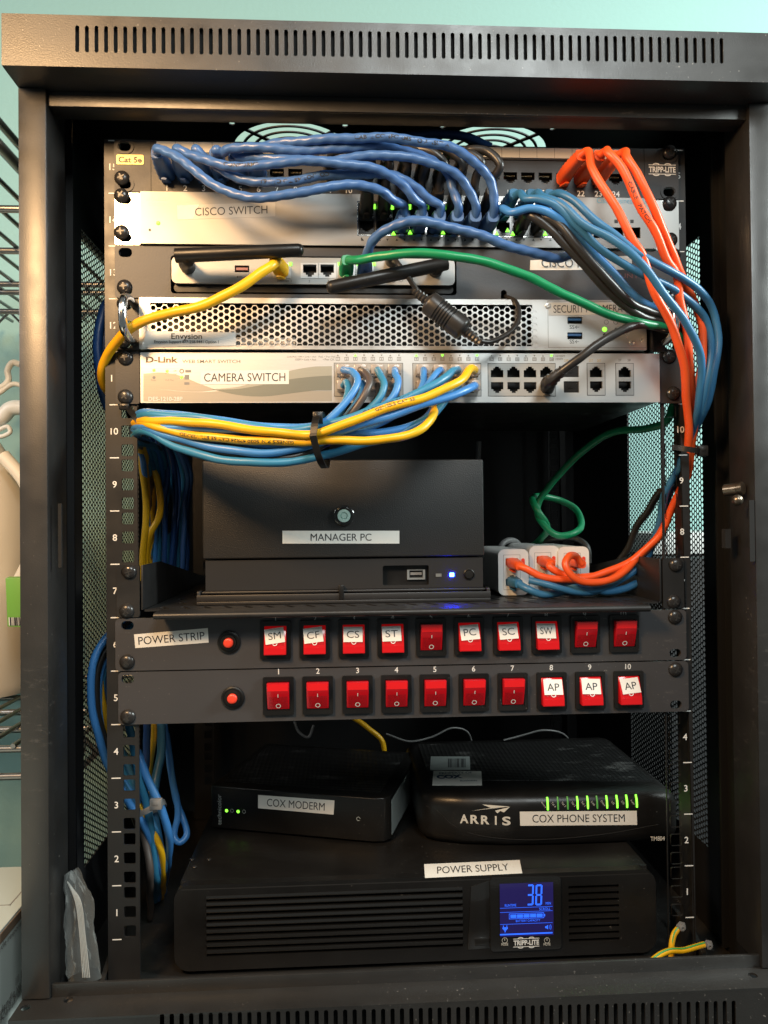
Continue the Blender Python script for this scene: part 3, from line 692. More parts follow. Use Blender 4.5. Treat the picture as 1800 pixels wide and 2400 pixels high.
for gi, g in enumerate((G1, G2, G3, [X25], [X27])):
    a_, b_ = (zu, zl) if gi < 3 else (zu2, zl2)
    q = MB()
    q.plate([(g[0]-7.6, b_-7.3), (g[-1]+7.6, b_-7.3), (g[-1]+7.6, a_+7.3), (g[0]-7.6, a_+7.3)], [rj45_holes(x, z+f*.6, 10.8, 7.8, f) for x in g for z, f in ((a_, -1), (b_, 1))], y-.35, .6)
    q.build('port_frame', 'router_silver' if gi < 3 else 'silver_steel', dl)
    q = MB(); q.plate([(g[0]-8.0, b_-7.7), (g[-1]+8.0, b_-7.7), (g[-1]+8.0, a_+7.7), (g[0]-8.0, a_+7.7)], [[(g[0]-7.6, b_-7.3), (g[-1]+7.6, b_-7.3), (g[-1]+7.6, a_+7.3), (g[0]-7.6, a_+7.3)]], y-.2, .15); q.build('port_gap', 'black_matte', dl)
    for x in g:
        for z in (a_, b_): MB().box(x-5.4, x+5.4, y+9, y+10, z-5, z+5).build('port', 'black_matte', dl)
for z in (zu2+.5, zl2-.3):
    MB().box(XS-6.4, XS+6.4, y+1, y+10, z-4.7, z+4.7).box(XS-2, XS+2, y+.4, y+1, z-1, z+1).build('module_cage', 'black_plastic', dl)
for s in (-1, 1):
    q = MB(); a_, b_ = sorted((s*221.5, s*241.3)); q.plate(rrect(a_, b_, UU*K+.4, UU*(K+1)-.4, 1.8), [], -2.6, 2.5); q.build('mounting_ear', 'panel', dl, bevel=.4)
for u, v in ((294, 839), (294, 930), (1568, 836), (1578, 922)): screw(dl, u, v, -2.6)
# printed swoosh: flat printed shapes on the brushed face
def pp_poly(name, m, top, bot, yy, parent):
    t = MB(); n = 24
    def ev(c, k): return catmull([(a, 0, b) for a, b in c], 8)
    T = catmull([A(a, b, yy) for a, b in top], 8); B = catmull([A(a, b, yy) for a, b in bot], 8)
    nn = min(len(T), len(B)); T = [T[int(i*(len(T)-1)/(nn-1))] for i in range(nn)]; B = [B[int(i*(len(B)-1)/(nn-1))] for i in range(nn)]
    for i in range(nn-1): t.poly([B[i], B[i+1], T[i+1], T[i]])
    return t.build(name, m, parent, fix=False)
pp_poly('printed_band', 'taupe', [(336, 905), (400, 915), (470, 919), (540, 915), (600, 917), (680, 917), (778, 916)], [(336, 941), (400, 942), (470, 942), (540, 941.5), (600, 941.5), (680, 941), (778, 940.5)], y-.06, dl)
pp_poly('printed_band', 'olive_pale', [(500, 912), (560, 906), (620, 888), (680, 869), (730, 860), (778, 858)], [(500, 914), (560, 911), (620, 902), (680, 890), (730, 884), (778, 881)], y-.10, dl)
pp_poly('printed_band', 'olive', [(505, 914), (560, 911), (620, 901), (680, 889), (730, 883), (778, 880)], [(505, 914.5), (560, 926), (620, 929), (680, 922), (730, 916), (778, 915)], y-.14, dl)
pp_poly('printed_band', 'taupe', [(336, 876), (380, 873), (420, 880), (470, 900), (505, 913)], [(336, 905), (380, 912), (420, 916), (470, 918), (505, 914)], y-.10, dl)['label'] = 'pale brown printed wave'
t = MB(); t.ptext('D-Link', 342, 836, 417, 850, y, bold=.035); t.build('emblem', 'carton_edge', dl, fix=False)
t = MB(); t.ptext('WEB SMART SWITCH', 427, 843, 563, 851, y, bold=.01)
t.ptext('Reset', 354, 889, 366, 893, y); t.ptext('PoE Max', 388, 889, 408, 893, y); t.ptext('Fan', 388, 874, 396, 877, y); t.ptext('OK', 407, 868, 414, 871, y); t.ptext('Fail', 407, 875, 414, 878, y)
t.ptext('Link/Act 10M \u2022 Link \u2022 Act   PoE. \u2022 Pwr Fail', 673, 834, 785, 838, y); t.ptext('100M \u2022 Link \u2022 Act        \u2022 Pwr OK', 692, 840, 784, 845, y)
c = A(426, 870, y); t.plate(circ(c.x, c.z, 2.0, 18), [circ(c.x, c.z, 1.1, 14)], y-.12, .1)
for uu, vv, ww, hh in ((441, 870, 14, 6), (438, 884, 11, 11), (438, 899, 12, 6)):
    a_, b_, c_, d_ = PB(uu-ww/2, vv-hh/2, uu+ww/2, vv+hh/2, y); t.poly([(a_, y-.16, c_), (b_, y-.16, c_), (b_, y-.16, d_), (a_, y-.16, d_)])
c = A(361, 885, y); t.lathe((c.x, y-.02, c.z), [(1.3, 0), (1.3, .15)], n=14)
for g, n0 in ((G1, 1), (G2, 9), (G3, 17)):
    for i in range(8):
        xx = g[0]-4.6+(g[-1]-g[0]+9.2)*i/7; zz = zu+11.1
        t.plate([(xx-1.7, zz-1.5), (xx+1.7, zz-1.5), (xx+1.7, zz+1.5), (xx-1.7, zz+1.5)], [[(xx-1.3, zz-1.1), (xx+1.3, zz-1.1), (xx+1.3, zz+1.1), (xx-1.3, zz+1.1)]], y-.1, .08)
        t.text(str(n0+i), (xx, y, zz), None if n0+i < 10 else 2.1, 1.7, bold=.02)
        s = 1 if i % 2 == 0 else -1
        if (n0+i) not in (3, 9, 12, 16, 24): t.poly([(xx-.9, y-.1, zz+3-.7*s), (xx+.9, y-.1, zz+3-.7*s), (xx, y-.1, zz+3+.8*s)])
for xx, n0 in ((X27, 27),):
    for d in (-4, 4): t.text(str(n0+(d > 0)), (xx+d, y, zu2+10.3), 2.6, 2., bold=.02)
t.ptext('\u2022 10/100M', 1297, 832, 1323, 837, y); t.ptext('\u2022 1000M', 1297, 839, 1319, 844, y)
t.build('printing', 'ink_grey', dl, fix=False)
t = MB()
for u, tx in ((1327, '25F'), (1385, '25T'), (1404, '26T')):
    t.ptext(tx, u-5, 842, u+5, 848, y)
t.build('printing', 'gold', dl, fix=False)
t = MB(); t.ptext('DES-1210-28P', 348, 930, 428, 940, y, bold=.02, off=.25); t.build('model_lettering', 'pale_print', dl, fix=False)
for i, (g, n) in enumerate(((G1, 2), (G2, 0), (G2, 3), (G2, 7), (G3, 7))):
    xx = g[0]-4.6+(g[-1]-g[0]+9.2)*n/7; zz = zu+14.1
    s = 1 if n % 2 == 0 else -1
    MB().prism([(xx-1.2, zz-.9*s), (xx+1.2, zz-.9*s), (xx, zz+1.1*s)], y-.3, y-.05).build('led', 'led_green', dl)
for u, v in ((361, 868), (392, 870), (426, 884)): c = A(u, v, y); MB().lathe((c.x, y, c.z), [(1.3, 0), (1.2, .25), (.5, .5)], n=14).build('led', 'led_green', dl, smooth=True)
sticker(dl, (470, 869), (677, 867), (677, 900), (470, 901), y-.1, 'CAMERA SWITCH', .92, .6)

# ---------------- shelf, U7
sh = thing('rack_shelf', 'black vented steel shelf with a folded front lip carrying the manager PC', 'shelf', (0, 0, 266))
ZS = 273.
for s in (-1, 1):
    q = MB(); a_, b_ = sorted((s*222.5, s*241.3)); q.plate(rrect(a_, b_, UU*6+.3, UU*7-.5, 2.2), [rrect(s*HX-5, s*HX+5, UU*6+f-3.6, UU*6+f+3.6, 3.4) for f in (6.35, UU-6.35)], -2.8, 2.6)
    vs = [(x, z) for x, z in ((-2.7, UU*7-1), (60, UU*7-1), (290, ZS+6), (290, ZS), (-2.7, ZS))]
    q.prism_x(vs, s*219.6, s*221.3); q.build('bracket', 'rail', sh, bevel=.3)
lx0, lx1 = A(360, 1442, -25).x, A(1524, 1424, -25).x
holes = []; rnd = random.Random(3)
for i in range(24):
    for j in range(6):
        cx = -205+i*17.5+(j % 2)*8; cy = 10+j*34; a = .5
        holes.append([(cx+dx*math.cos(a)-dy*math.sin(a), cy+dx*math.sin(a)+dy*math.cos(a)) for dx, dy in rrect(-2.2, 2.2, -10, 10, 2.1, 3)])
pl = MB(); pl.plate([(-219, -1), (219, -1), (219, 290), (-219, 290)], holes, 0, 1.5)
q = MB(); q.add([(v.x, v.z, ZS-v.y) for v in pl.v], pl.f); q.build('deck', 'rail', sh)
mb = MB(); mb.box(lx0, lx1, -24, -1.02, ZS-1.6, ZS-.1); mb.cyl((lx0, -24, ZS-2.8), (lx1, -24, ZS-2.8), 2.7, n=16); mb.build('front_lip', 'rail', sh, bevel=0, smooth=True)
for u, v in ((303, 1340), (297, 1432), (1584, 1324), (1579, 1410)): screw(sh, u, v, -2.8, 6.1)

# ---------------- power strips, U6 and U5
def rocker(parent, u, v, y, lit, code, cut):
    c = A(u, v, y); x, z = c.x, c.z
    fr = MB(); fr.plate(rrect(x-12.8, x+12.8, z-15.8, z+15.8, 1.2), [[(x-9.8, z-12.2), (x+9.8, z-12.2), (x+9.8, z+12.2), (x-9.8, z+12.2)]], y-2.6, 2.58)
    f = fr.build('rocker_switch', 'black_plastic', parent, bevel=.6)
    MB().box(x-9.9, x+9.9, y-.6, y-.1, z-12.4, z+12.4).build('well', 'black_gloss', f)
    q = MB(); zt, zb = z+11.6, z-11.6
    if not lit:   prof = [(-.6, zt), (-8.6, zt), (-7.6, zt-7), (-1.6, zb+.5), (-.6, zb)]
    else:         prof = [(-.6, zb), (-8.6, zb), (-8.0, zb+6), (-1.8, zt-.5), (-.6, zt)]
    q.prism_x([(y+a, b) for a, b in prof], x-9.2, x+9.2)
    r_ = q.build('rocker', 'red_rocker_lit' if lit else 'red_rocker', f, bevel=.5)
    # facets: lens grid, top ledge, and the two marks, all lying on the sloped face
    a_, b_ = (Vector((x, y-7.6, zt-7)), Vector((x, y-1.6, zb+.5))) if not lit else (Vector((x, y-1.8, zt-.5)), Vector((x, y-8.0, zb+6)))
    dn = (b_-a_); Ln = dn.length; dn.normalize(); Rv = XA; Uv = -dn; Nn = Rv.cross(Uv)
    g = MB(); nx, nz = 15, 11
    for i in range(nx):
        for j in range(nz):
            p = a_+Rv*(-7.2+14.4*i/(nx-1))+dn*(Ln*(.30+.58*j/(nz-1)))
            g.add([p+Rv*.33+Nn*.02, p-Rv*.33+Nn*.02, p+Uv*.42+Nn*.02, p-Uv*.42+Nn*.02, p+Nn*.3], [(0, 2, 4), (2, 1, 4), (1, 3, 4), (3, 0, 4)])
    g.build('lens_grid', 'red_dark', f, fix=False)
    if not lit:
        MB().prism_x([(y-8.75, zt-.7), (y-7.85, zt-6.4), (y-7.6, zt-6.4), (y-8.5, zt-.7)], x-8.4, x+8.4).build('rocker_ledge', 'red_top', f)
    else:
        MB().prism_x([(y-8.75, zb+.7), (y-8.2, zb+5.6), (y-7.9, zb+5.6), (y-8.5, zb+.7)], x-8.4, x+8.4).build('rocker_ledge', 'red_rocker_lit', f)
    t = MB(); p = a_+dn*(Ln*.22)
    t.add([p+Rv*.3-dn*1.5+Nn*.35, p-Rv*.3-dn*1.5+Nn*.35, p-Rv*.3+dn*1.5+Nn*.35, p+Rv*.3+dn*1.5+Nn*.35], [(0, 1, 2, 3)])
    p = a_+dn*(Ln*.80); n = 18
    for i in range(n):
        A1, A2 = 2*math.pi*i/n, 2*math.pi*(i+1)/n
        e = lambda an, rr: p+Rv*(rr*math.cos(an))+Uv*(rr*math.sin(an))+Nn*.35
        t.add([e(A1, 1.5), e(A1, 2.1), e(A2, 2.1), e(A2, 1.5)], [(0, 1, 2, 3)])
    t.build('mark', 'white_print', f, fix=False)
    if code:
        tl, br, rot = cut; w_, h_ = 16.0, 12.8
        cc = a_+dn*(Ln*.44)+Rv*tl; cs, sn = math.cos(rot), math.sin(rot)
        rv = Rv*cs+Uv*sn; uv = Uv*cs-Rv*sn
        P = [cc+rv*(i*w_/2)+uv*(j*h_/2)+Nn*.55 for i, j in ((-1, 1), (1, 1), (1, -1), (-1, -1))]
        m_ = MB(); m_.add(P+[p-Nn*.15 for p in P], [(3,2,1,0), (4,5,6,7), (0,1,5,4), (1,2,6,5), (2,3,7,6), (3,0,4,7)])
        m_.build('code_sticker', 'sticker', f)
        MB().text(code, cc+Nn*.55, 10.4, 6.0, rv, uv).build('lettering', 'ink', f, fix=False)
    return f
def power_strip(K, label, us, v0, v1, codes, btn, nums, dx=0):
    y = -3.; z0, z1 = UU*K+.5, UU*(K+1)-.6
    ps = thing('power_strip', label, 'power strip', (0, 0, UU*K), 'rack power strips with red rocker switches')
    mb = MB(); a0, a1 = -242.5+dx, 242.5+dx*.6
    mb.plate(rrect(a0, a1, z0, z1, 3.5, 6), [rrect(s*HX-5.2, s*HX+5.2, UU*K+f-3.7, UU*K+f+3.7, 3.6) for s in (-1, 1) for f in (6.35, UU-6.35)], y, 2.6)
    mb.build('faceplate', 'strip', ps, bevel=.5)
    MB().box(-215, 215, 3, 60, z0+.5, z1-.5).build('housing', 'black_plastic', ps)
    for i, u in enumerate(us):
        v = v0+(v1-v0)*(u-us[0])/(us[-1]-us[0]); cd = codes.get(i+1)
        rocker(ps, u, v, y, bool(cd), cd, (random.uniform(-1.3, .9), 0, R(random.uniform(-2, 8))))
    c = A(*btn, y); b = MB(); pr = [(9.4, 0), (9.4, 1.4), (8.2, 1.9), (8.0, 1.5), (6.6, 1.5), (6.2, 3.6), (4.6, 3.8), (4.4, 2.0), (0, 2.0)]
    b.lathe((c.x, y, c.z), pr, n=36)
    for k in range(40):
        a = 2*math.pi*k/40; p = Vector((c.x+9.4*math.cos(a), y-.7, c.z+9.4*math.sin(a))); b.box(p.x-.28, p.x+.28, p.y-.6, p.y+.6, p.z-.28, p.z+.28)
    r_ = b.build('reset_button', 'black_plastic', ps, smooth=True)
    MB().lathe((c.x, y-2, c.z), [(4.1, 0), (4.1, 3.2), (3.7, 3.9), (2.2, 4.2), (0, 4.3)], n=24).build('button_cap', 'red_button', r_, smooth=True)
    for i, (u, v) in enumerate(nums):
        p = A(u, v, y); MB().text(str(i+1), (p.x, y, p.z), None, 4.6, bold=.01).build('switch_number', 'white_print', ps, fix=False)
    return ps
us1 = [646, 738, 829, 920, 1010, 1099, 1190, 1280, 1370, 1461]
s1 = power_strip(5, 'upper grey power strip with a POWER STRIP sticker and seven labelled red switches', us1, 1499, 1484, {1: 'SM', 2: 'CF', 3: 'CS', 4: 'ST', 6: 'PC', 7: 'SC', 8: 'SW'}, (537, 1505),
                 [(u, 1451-(u-646)*.0155) for u in us1])
us2 = [653, 745, 838, 929, 1019, 1110, 1201, 1292, 1382, 1472]
s2 = power_strip(4, 'lower grey power strip with only three labelled red switches at its right end', us2, 1630, 1615, {8: 'AP', 9: 'AP', 10: 'AP'}, (546, 1635),
                 [(u, 1574-(u-653)*.0145) for u in us2], dx=2.2)
sticker(s1, (314, 1487), (487, 1472), (489, 1506), (317, 1519), -3., 'POWER STRIP', .9, .56)
for u, v in ((298, 1551), (1582, 1446)): screw(s1, u, v, -3.)
for u, v in ((300, 1680), (1583, 1569)): screw(s2, u, v, -3.)

# ---------------- manager PC on the shelf
pc = thing('desktop_pc', 'black grained desktop PC with a round lock and a MANAGER PC sticker', 'computer', (-50, 28, ZS))
y = 28.
x0, x1, zz0, zz1 = PB(474, 1077, 1134, 1308, y); zz1 = (A(474, 1080, y).z+A(1134, 1075, y).z)/2; zz0 = (A(474, 1310, y).z+A(1134, 1304, y).z)/2
mb = MB(); mb.box(x0, x1, y, y+14, zz0, zz1); mb.build('front_door', 'pc_black', pc, bevel=1.6, seg=3)
MB().box(x0+1.5, x1-1.5, y+14.1, y+250, ZS+6, zz1-1.5).build('case', 'black_plastic', pc, bevel=1)
rx0, rx1, rz0, rz1 = PB(897, 1325, 1005, 1372, y+3)
mb = MB(); mb.plate([(x0+2, ZS+12), (x1-1, ZS+12), (x1-1, zz0-1.4), (x0+2, zz0-1.4)], [rrect(rx0, rx1, rz0, rz1, 1.8)], y+2.5, 6); mb.build('lower_bezel', 'pc_lower', pc, bevel=.5)
MB().box(rx0-1, rx1+1, y+9, y+10, rz0-1, rz1+1).build('recess', 'black_plastic', pc)
ux0, ux1, uz0, uz1 = PB(954, 1335, 996, 1358, y+8)
q = MB(); q.plate([(ux0, uz0), (ux1, uz0), (ux1, uz1), (ux0, uz1)], [[(ux0+2, uz0+1.6), (ux1-2, uz0+1.6), (ux1-2, uz1-.6), (ux0+2, uz1-.6)]], y+6.5, 2.4); ub = q.build('usb_port', 'ear_steel', pc, bevel=.2)
MB().box(ux0+3, ux1-3, y+7, y+8.9, (uz0+uz1)/2-.3, (uz0+uz1)/2+2).build('usb_tongue', 'port_grey', ub)
mb = MB(); a_, b_, c_, d_ = PB(462, 1385, 1148, 1412, y-2)
mb.box(a_, b_, y-6, y+20, ZS+.3, ZS+3.2).box(a_, b_, y-6, y-4, ZS+3.21, ZS+9).box(a_+4, b_-4, y-2, y+12, ZS+9.5, ZS+11.6).box(a_, a_+3, y-4, y+10, ZS+3.21, ZS+12).box(b_-3, b_, y-4, y+10, ZS+3.21, ZS+12)
mb.build('base_flap', 'pc_lower', pc, bevel=.7)
p = A(800, 1385, y-4); MB().box(p.x-2.2, p.x+2.2, y-7, y+1, ZS+4, ZS+16).build('flap_hinge', 'black_plastic', pc, bevel=.4)
c = A(806, 1209, y)
q = MB().lathe((c.x, y, c.z), [(9.2, 0), (9.2, 1.5), (8, 2.4), (6.9, 2.6), (6.6, 1.8), (0, 1.8)], n=32).build('lock', 'black_gloss', pc, smooth=True)
q2 = MB(); q2.lathe((c.x, y-1.8, c.z), [(5.8, 0), (5.6, .9), (3.4, 1.0), (3.2, .2), (2.4, .2), (2.3, .9), (0, .9)], n=32); q2.build('lock_barrel', 'lock_metal', q, smooth=True)
sticker(pc, (662, 1244), (936, 1244), (936, 1274), (662, 1274), y, 'MANAGER PC', .52, .56)
p = A(1059, 1347, y+2.5); MB().box(p.x-1.9, p.x+1.9, y+1.6, y+2.5, p.z-1.7, p.z+1.7).build('led', 'led_blue', pc, bevel=.4)
p = A(1028, 1348, y+2.5); MB().box(p.x-2.6, p.x+2.6, y+1.9, y+2.5, p.z-1.4, p.z+1.4).build('led', 'led_off', pc)
p = A(1099, 1346, y+2.5); MB().lathe((p.x, y+2.5, p.z), [(5.0, 0), (5.0, .8), (4.4, 1.2), (4.0, .4), (3.7, .4), (3.5, 1.6), (0, 1.8)], n=28).build('power_button', 'black_plastic', pc, smooth=True)

# ---------------- uninterruptible power supply on the cabinet floor
y = 20.; ZU = 33.
ux0, ux1 = A(408, 2170, y).x, A(1538, 2150, y).x; ub0 = A(900, 2258, y).z
up = thing('battery_backup', 'wide black battery power supply with lit blue screen and louvred front', 'power supply', (8, y, -45))
MB().box(ux0+3, ux1-3, y+10, 330, -44.8, ZU-.6).build('case', 'black_plastic', up, bevel=2)
la0, la1, la2, la3 = PB(484, 2105, 1085, 2252, y); lb = PB(1333, 2058, 1451, 2212, y)
zt_, zb_ = ZU-8, ub0+9
lo, hi = zb_+2, zt_-2
mb = MB(); sl = []
n = 9
for i in range(n):
    za = lo+(hi-lo)*i/n+.8; zb2 = lo+(hi-lo)*(i+1)/n-2.3
    sl.append([(la0, za), (la1, za), (la1, zb2), (la0, zb2)]); sl.append([(lb[0], za), (lb[1], za), (lb[1], zb2), (lb[0], zb2)])
lcx0, lcx1, lcz0, lcz1 = PB(1171, 2068, 1296, 2192, y-1)
mb.plate(rrect(ux0, ux1, ub0, ZU, 13, 8), sl, y, 9); mb.build('front_bezel', 'black_plastic', up, bevel=3.2, seg=4)
MB().box(la0-2, lb[1]+2, y+9.1, y+9.6, lo-2, hi+2).build('louvre_backing', 'void', up)
q = MB()
for i in range(n):
    za = lo+(hi-lo)*(i+1)/n-2.3
    q.prism_x([(y-.5, za), (y-.9, za+.9), (y-.5, za+2.6), (y+3, za+2.6), (y+3, za)], la0+.1, la1-.1)
q.build('louvre', 'black_gloss', up)
MB().prism([(ux0+6, ZU-3.2), (ux1-6, ZU-3.2), (ux1-6, ZU-4.1), (ux0+6, ZU-4.1)], y-.12, y+1).build('bezel_groove', 'void', up)
q = MB(); q.prism([(A(a_, b_, y).x, A(a_, b_, y).z) for a_, b_ in ((1104, 2078), (1150, 2062), (1150, 2222), (1096, 2226))], y-.45, y-.05); q.build('side_recess', 'black_gloss', up, bevel=.3)
bx0, bx1, bz0, bz1 = PB(1149, 2055, 1314, 2226, y-1)
q = MB(); q.plate(rrect(bx0, bx1, bz0, bz1, 3), [], y-2, 1.9); sb = q.build('display_bezel', 'black_gloss', up, bevel=.8)
MB().box(lcx0, lcx1, y-2.5, y-2.05, lcz0, lcz1).build('screen', 'lcd', sb)
yl = y-2.55; d = MB()
def seg7(ch, x0, x1, z0, z1, t):
    on = {'3': 'abgcd', '8': 'abcdefg'}[ch]; zm = (z0+z1)/2; sk = .7
    bars = {'a': (x0+t*.6, x1-t*.6, z1-t, z1), 'g': (x0+t*.6, x1-t*.6, zm-t/2, zm+t/2), 'd': (x0+t*.6, x1-t*.6, z0, z0+t), 'f': (x0, x0+t, zm+t*.5, z1-t*.5), 'b': (x1-t, x1, zm+t*.5, z1-t*.5), 'e': (x0, x0+t, z0+t*.5, zm-t*.5), 'c': (x1-t, x1, z0+t*.5, zm-t*.5)}
    for k in on:
        a, b, c, e = bars[k]; h_ = (c-z0)/(z1-z0)*sk; h2 = (e-z0)/(z1-z0)*sk
        d.poly([(a+h_, yl, c), (b+h_, yl, c), (b+h2, yl, e), (a+h2, yl, e)])
for ch, a, b in (('3', 1234, 1250), ('8', 1254, 1270)):
    x0, x1, q0, q1 = PB(a, 2073, b, 2122, yl); seg7(ch, x0, x1, q0, q1, 1.5)
d.ptext('RUNTIME', 1183, 2119, 1210, 2125, yl, off=.05); d.ptext('MIN', 1279, 2114, 1291, 2120, yl, off=.05); d.ptext('SCROLL', 1264, 2127, 1290, 2133, yl, off=.05)
d.ptext('BATTERY CAPACITY', 1209, 2155, 1266, 2160, yl, off=.05)
for v, h_ in ((2126, .3), (2136, .3), (2164, .3), (2189, 1.2)):
    x0, x1, q0, q1 = PB(1172, v, 1295, v+1, yl); d.poly([(x0, yl, q0), (x1, yl, q0), (x1, yl, q0+h_), (x0, yl, q0+h_)])
x0, x1, q0, q1 = PB(1193, 2140, 1275, 2153, yl); d.plate([(x0, q0), (x1, q0), (x1, q1), (x0, q1)], [[(x0+.4, q0+.4), (x1-.4, q0+.4), (x1-.4, q1-.4), (x0+.4, q1-.4)]], yl-.02, .05)
for i in range(5):
    w_ = (x1-x0-2)/5; a = x0+1+i*w_; d.poly([(a+.3, yl-.03, q0+1), (a+w_-.3, yl-.03, q0+1), (a+w_-.3, yl-.03, q1-1), (a+.3, yl-.03, q1-1)])
d.poly([(x1, yl, q0+1.4), (x1+1, yl, q0+1.4), (x1+1, yl, q1-1.4), (x1, yl, q1-1.4)])
c = A(1184, 2176, yl)
for a, b, e, f in ((-1.8, -1.2, .8, 2.6), (1.2, 1.8, .8, 2.6), (-2.3, 2.3, -.6, .9), (-1.4, 1.4, -1.6, -.5), (-.5, .3, -3.4, -1.5)): d.poly([(c.x+a, yl, c.z+e), (c.x+b, yl, c.z+e), (c.x+b, yl, c.z+f), (c.x+a, yl, c.z+f)])
c = A(1283, 2173, yl); d.poly([(c.x-2, yl, c.z-.8), (c.x-1, yl, c.z-.8), (c.x+.6, yl, c.z-2), (c.x+.6, yl, c.z+2), (c.x-1, yl, c.z+.8), (c.x-2, yl, c.z+.8)])
for r_ in (2.0, 3.2):
    for i in range(6):
        a1, a2 = R(-40+80*i/6), R(-40+80*(i+1)/6); e = lambda an, rr: (c.x+rr*math.cos(an), yl, c.z+rr*math.sin(an)); d.poly([e(a1, r_), e(a1, r_+.4), e(a2, r_+.4), e(a2, r_)])
d.build('screen_digits', 'lcd_blue', sb, fix=False)
barlogo(sb, 1203, 2199, 1264, 2219, y-2)
t = MB()
for u, tx in ((1183, 'MODE'), (1282, 'MUTE')):
    c = A(u, 2204, y-2); t.plate(circ(c.x, c.z, 2.5, 20), [circ(c.x, c.z, 2.2, 20)], y-2.1, .08); t.ptext(tx, u-8, 2210, u+8, 2216, y-2); t.box(c.x-.2, c.x+.2, y-2.1, y-2.02, c.z-.3, c.z+1.6)
t.build('button_lettering', 'pale_print', sb, fix=False)
MB().prism_x([(y-1.2, zb_+4), (y-1.2, zb_+9), (y-.1, zb_+11), (y-.1, zb_+3)], A(1112, 2210, y).x, A(1147, 2210, y).x).build('release_tab', 'black_gloss', up, bevel=.5)
def RP(u, v, O, N):
    d_ = ray(u, v); t_ = (O-CP).dot(N)/d_.dot(N); return CP+d_*t_
def sticker3(parent, corners, O, N, txt, tw=.8, th=.5, m='sticker', ink='ink', name='label_sticker', off=.25):
    N = N.normalized(); P = [RP(u, v, O, N)+N*off for u, v in corners]; mb = MB()
    mb.add(P+[p-N*.2 for p in P], [(3,2,1,0), (4,5,6,7), (0,1,5,4), (1,2,6,5), (2,3,7,6), (3,0,4,7)]); st = mb.build(name, m, parent)
    if txt:
        Rv = ((P[1]-P[0])+(P[2]-P[3])); Uv = ((P[0]-P[3])+(P[1]-P[2])); MB().text(txt, sum(P, Vector())/4, Rv.length/2*tw, Uv.length/2*th, Rv, Uv).build('lettering', ink, st, fix=False)
    return st
sticker3(up, ((994, 2026), (1218, 2016), (1224, 2047), (996, 2058)), Vector((0, 0, ZU)), ZA, 'POWER SUPPLY', .74, .52)
t = MB()
for u, v in ((450, 2014), (490, 2014), (456, 2031)): c = AZ(u, v, ZU); t.lathe((c.x, c.y, ZU), [(2.2, 0), (1.8, .6), (.2, .9)], ax=(0, 0, 1), n=14)
t.build('top_rivet', 'screw', up, smooth=True)

# ---------------- cable modem
BL, BR = AZ(493, 1943, ZU), AZ(912, 1981, ZU); Rv = (BR-BL).normalized(); Nf = Rv.cross(ZA).normalized(); Bk = -Nf; wd = (BR-BL).length; hm = 44.
md = thing('cable_modem', 'black modem with a COX MODERM sticker standing turned on the battery unit', 'modem', ((BL+BR)/2).to_tuple())
def loc3(a, b, c, O=BL, Rv=Rv, Bk=Bk): return O+Rv*a+Bk*b+ZA*c
pts = [(0, 2), (3, 0), (wd-16, 0), (wd-5, 3), (wd, 10), (wd, 150), (0, 150)]
mb = MB(); n = len(pts)
mb.rings([[loc3(a, b, c) for a, b in pts] for c in (1.5, hm)]); mb.build('case', 'black_plastic', md, bevel=1.5, seg=3)
MB().rings([[loc3(a, b, c) for a, b in ((8, 14), (wd-12, 14), (wd-12, 140), (8, 140))] for c in (hm+.05, hm+.5)]).build('vented_top', 'dotted_black', md)
MB().rings([[loc3(wd+o_, b, c) for b, c in ((12, 5), (120, 5), (120, hm-5), (12, hm-5))] for o_ in (.05, .3)]).build('side_label', 'sticker_grey', md)
sticker3(md, ((605, 1863), (784, 1876), (782, 1909), (605, 1894)), BL, Nf, 'COX MODERM', .76, .56)
t = MB(); q0, q1 = RP(514, 1933, BL, Nf), RP(514, 1862, BL, Nf); t.text('technicolor', (q0+q1)/2, (q1-q0).length, 4.6, ZA, -Rv)
for u, v in ((544, 1900), (572, 1902)):
    c = RP(u, v, BL, Nf)
    for i in range(14):
        a1, a2 = 2*math.pi*i/14, 2*math.pi*(i+1)/14; e = lambda an, rr: c+Rv*(rr*math.cos(an))+ZA*(rr*math.sin(an))+Nf*.15
        t.add([e(a1, 1.5), e(a1, 1.9), e(a2, 1.9), e(a2, 1.5)], [(0, 1, 2, 3)])
c = RP(840, 1919, BL, Nf)
for i in range(12):
    a1, a2 = 2*math.pi*i/14, 2*math.pi*(i+1)/14; e = lambda an, rr: c+Rv*(rr*math.cos(an))+ZA*(rr*math.sin(an))+Nf*.15
    t.add([e(a1, 1.5), e(a1, 2.0), e(a2, 2.0), e(a2, 1.5)], [(0, 1, 2, 3)])
t.build('lettering', 'sticker_grey', md, fix=False)
for u, v in ((531, 1900), (558, 1902)):
    c = RP(u, v, BL, Nf); MB().lathe(c, [(1.6, 0), (1.5, .3), (.6, .5)], ax=Nf, n=16).build('led', 'led_green', md, smooth=True)

# ---------------- phone system
yp = 72.; zf0 = ZU+1.5; hp_ = 49.; xl, xr = A(982, 1930, 95).x, 268.
ph = thing('phone_modem', 'black telephone modem with a row of green light bars and a COX PHONE SYSTEM sticker', 'modem', (130, yp, ZU))
plan = [(xl, 128), (xl+.5, 108), (xl+4, 96), (xl+14, 88), (xl+40, 79.5), (xl+80, 74.2), (xl+130, yp), (xl+180, yp), (xr-8, 74), (xr, 80), (xr, 250), (xl, 250)]
mb = MB(); cxp, cyp = (xl+xr)/2, 170
def inset(k): return [(cxp+(a-cxp)*(1-k/120), b+(k if b < 200 else 0)) for a, b in plan]
mb.rings([[(a, b, c) for a, b in inset(k)] for k, c in ((4, zf0), (1, zf0+4), (0, zf0+9), (0, zf0+34), (1.2, zf0+40), (4, zf0+44.5), (9, zf0+hp_-1.6), (16, zf0+hp_))])
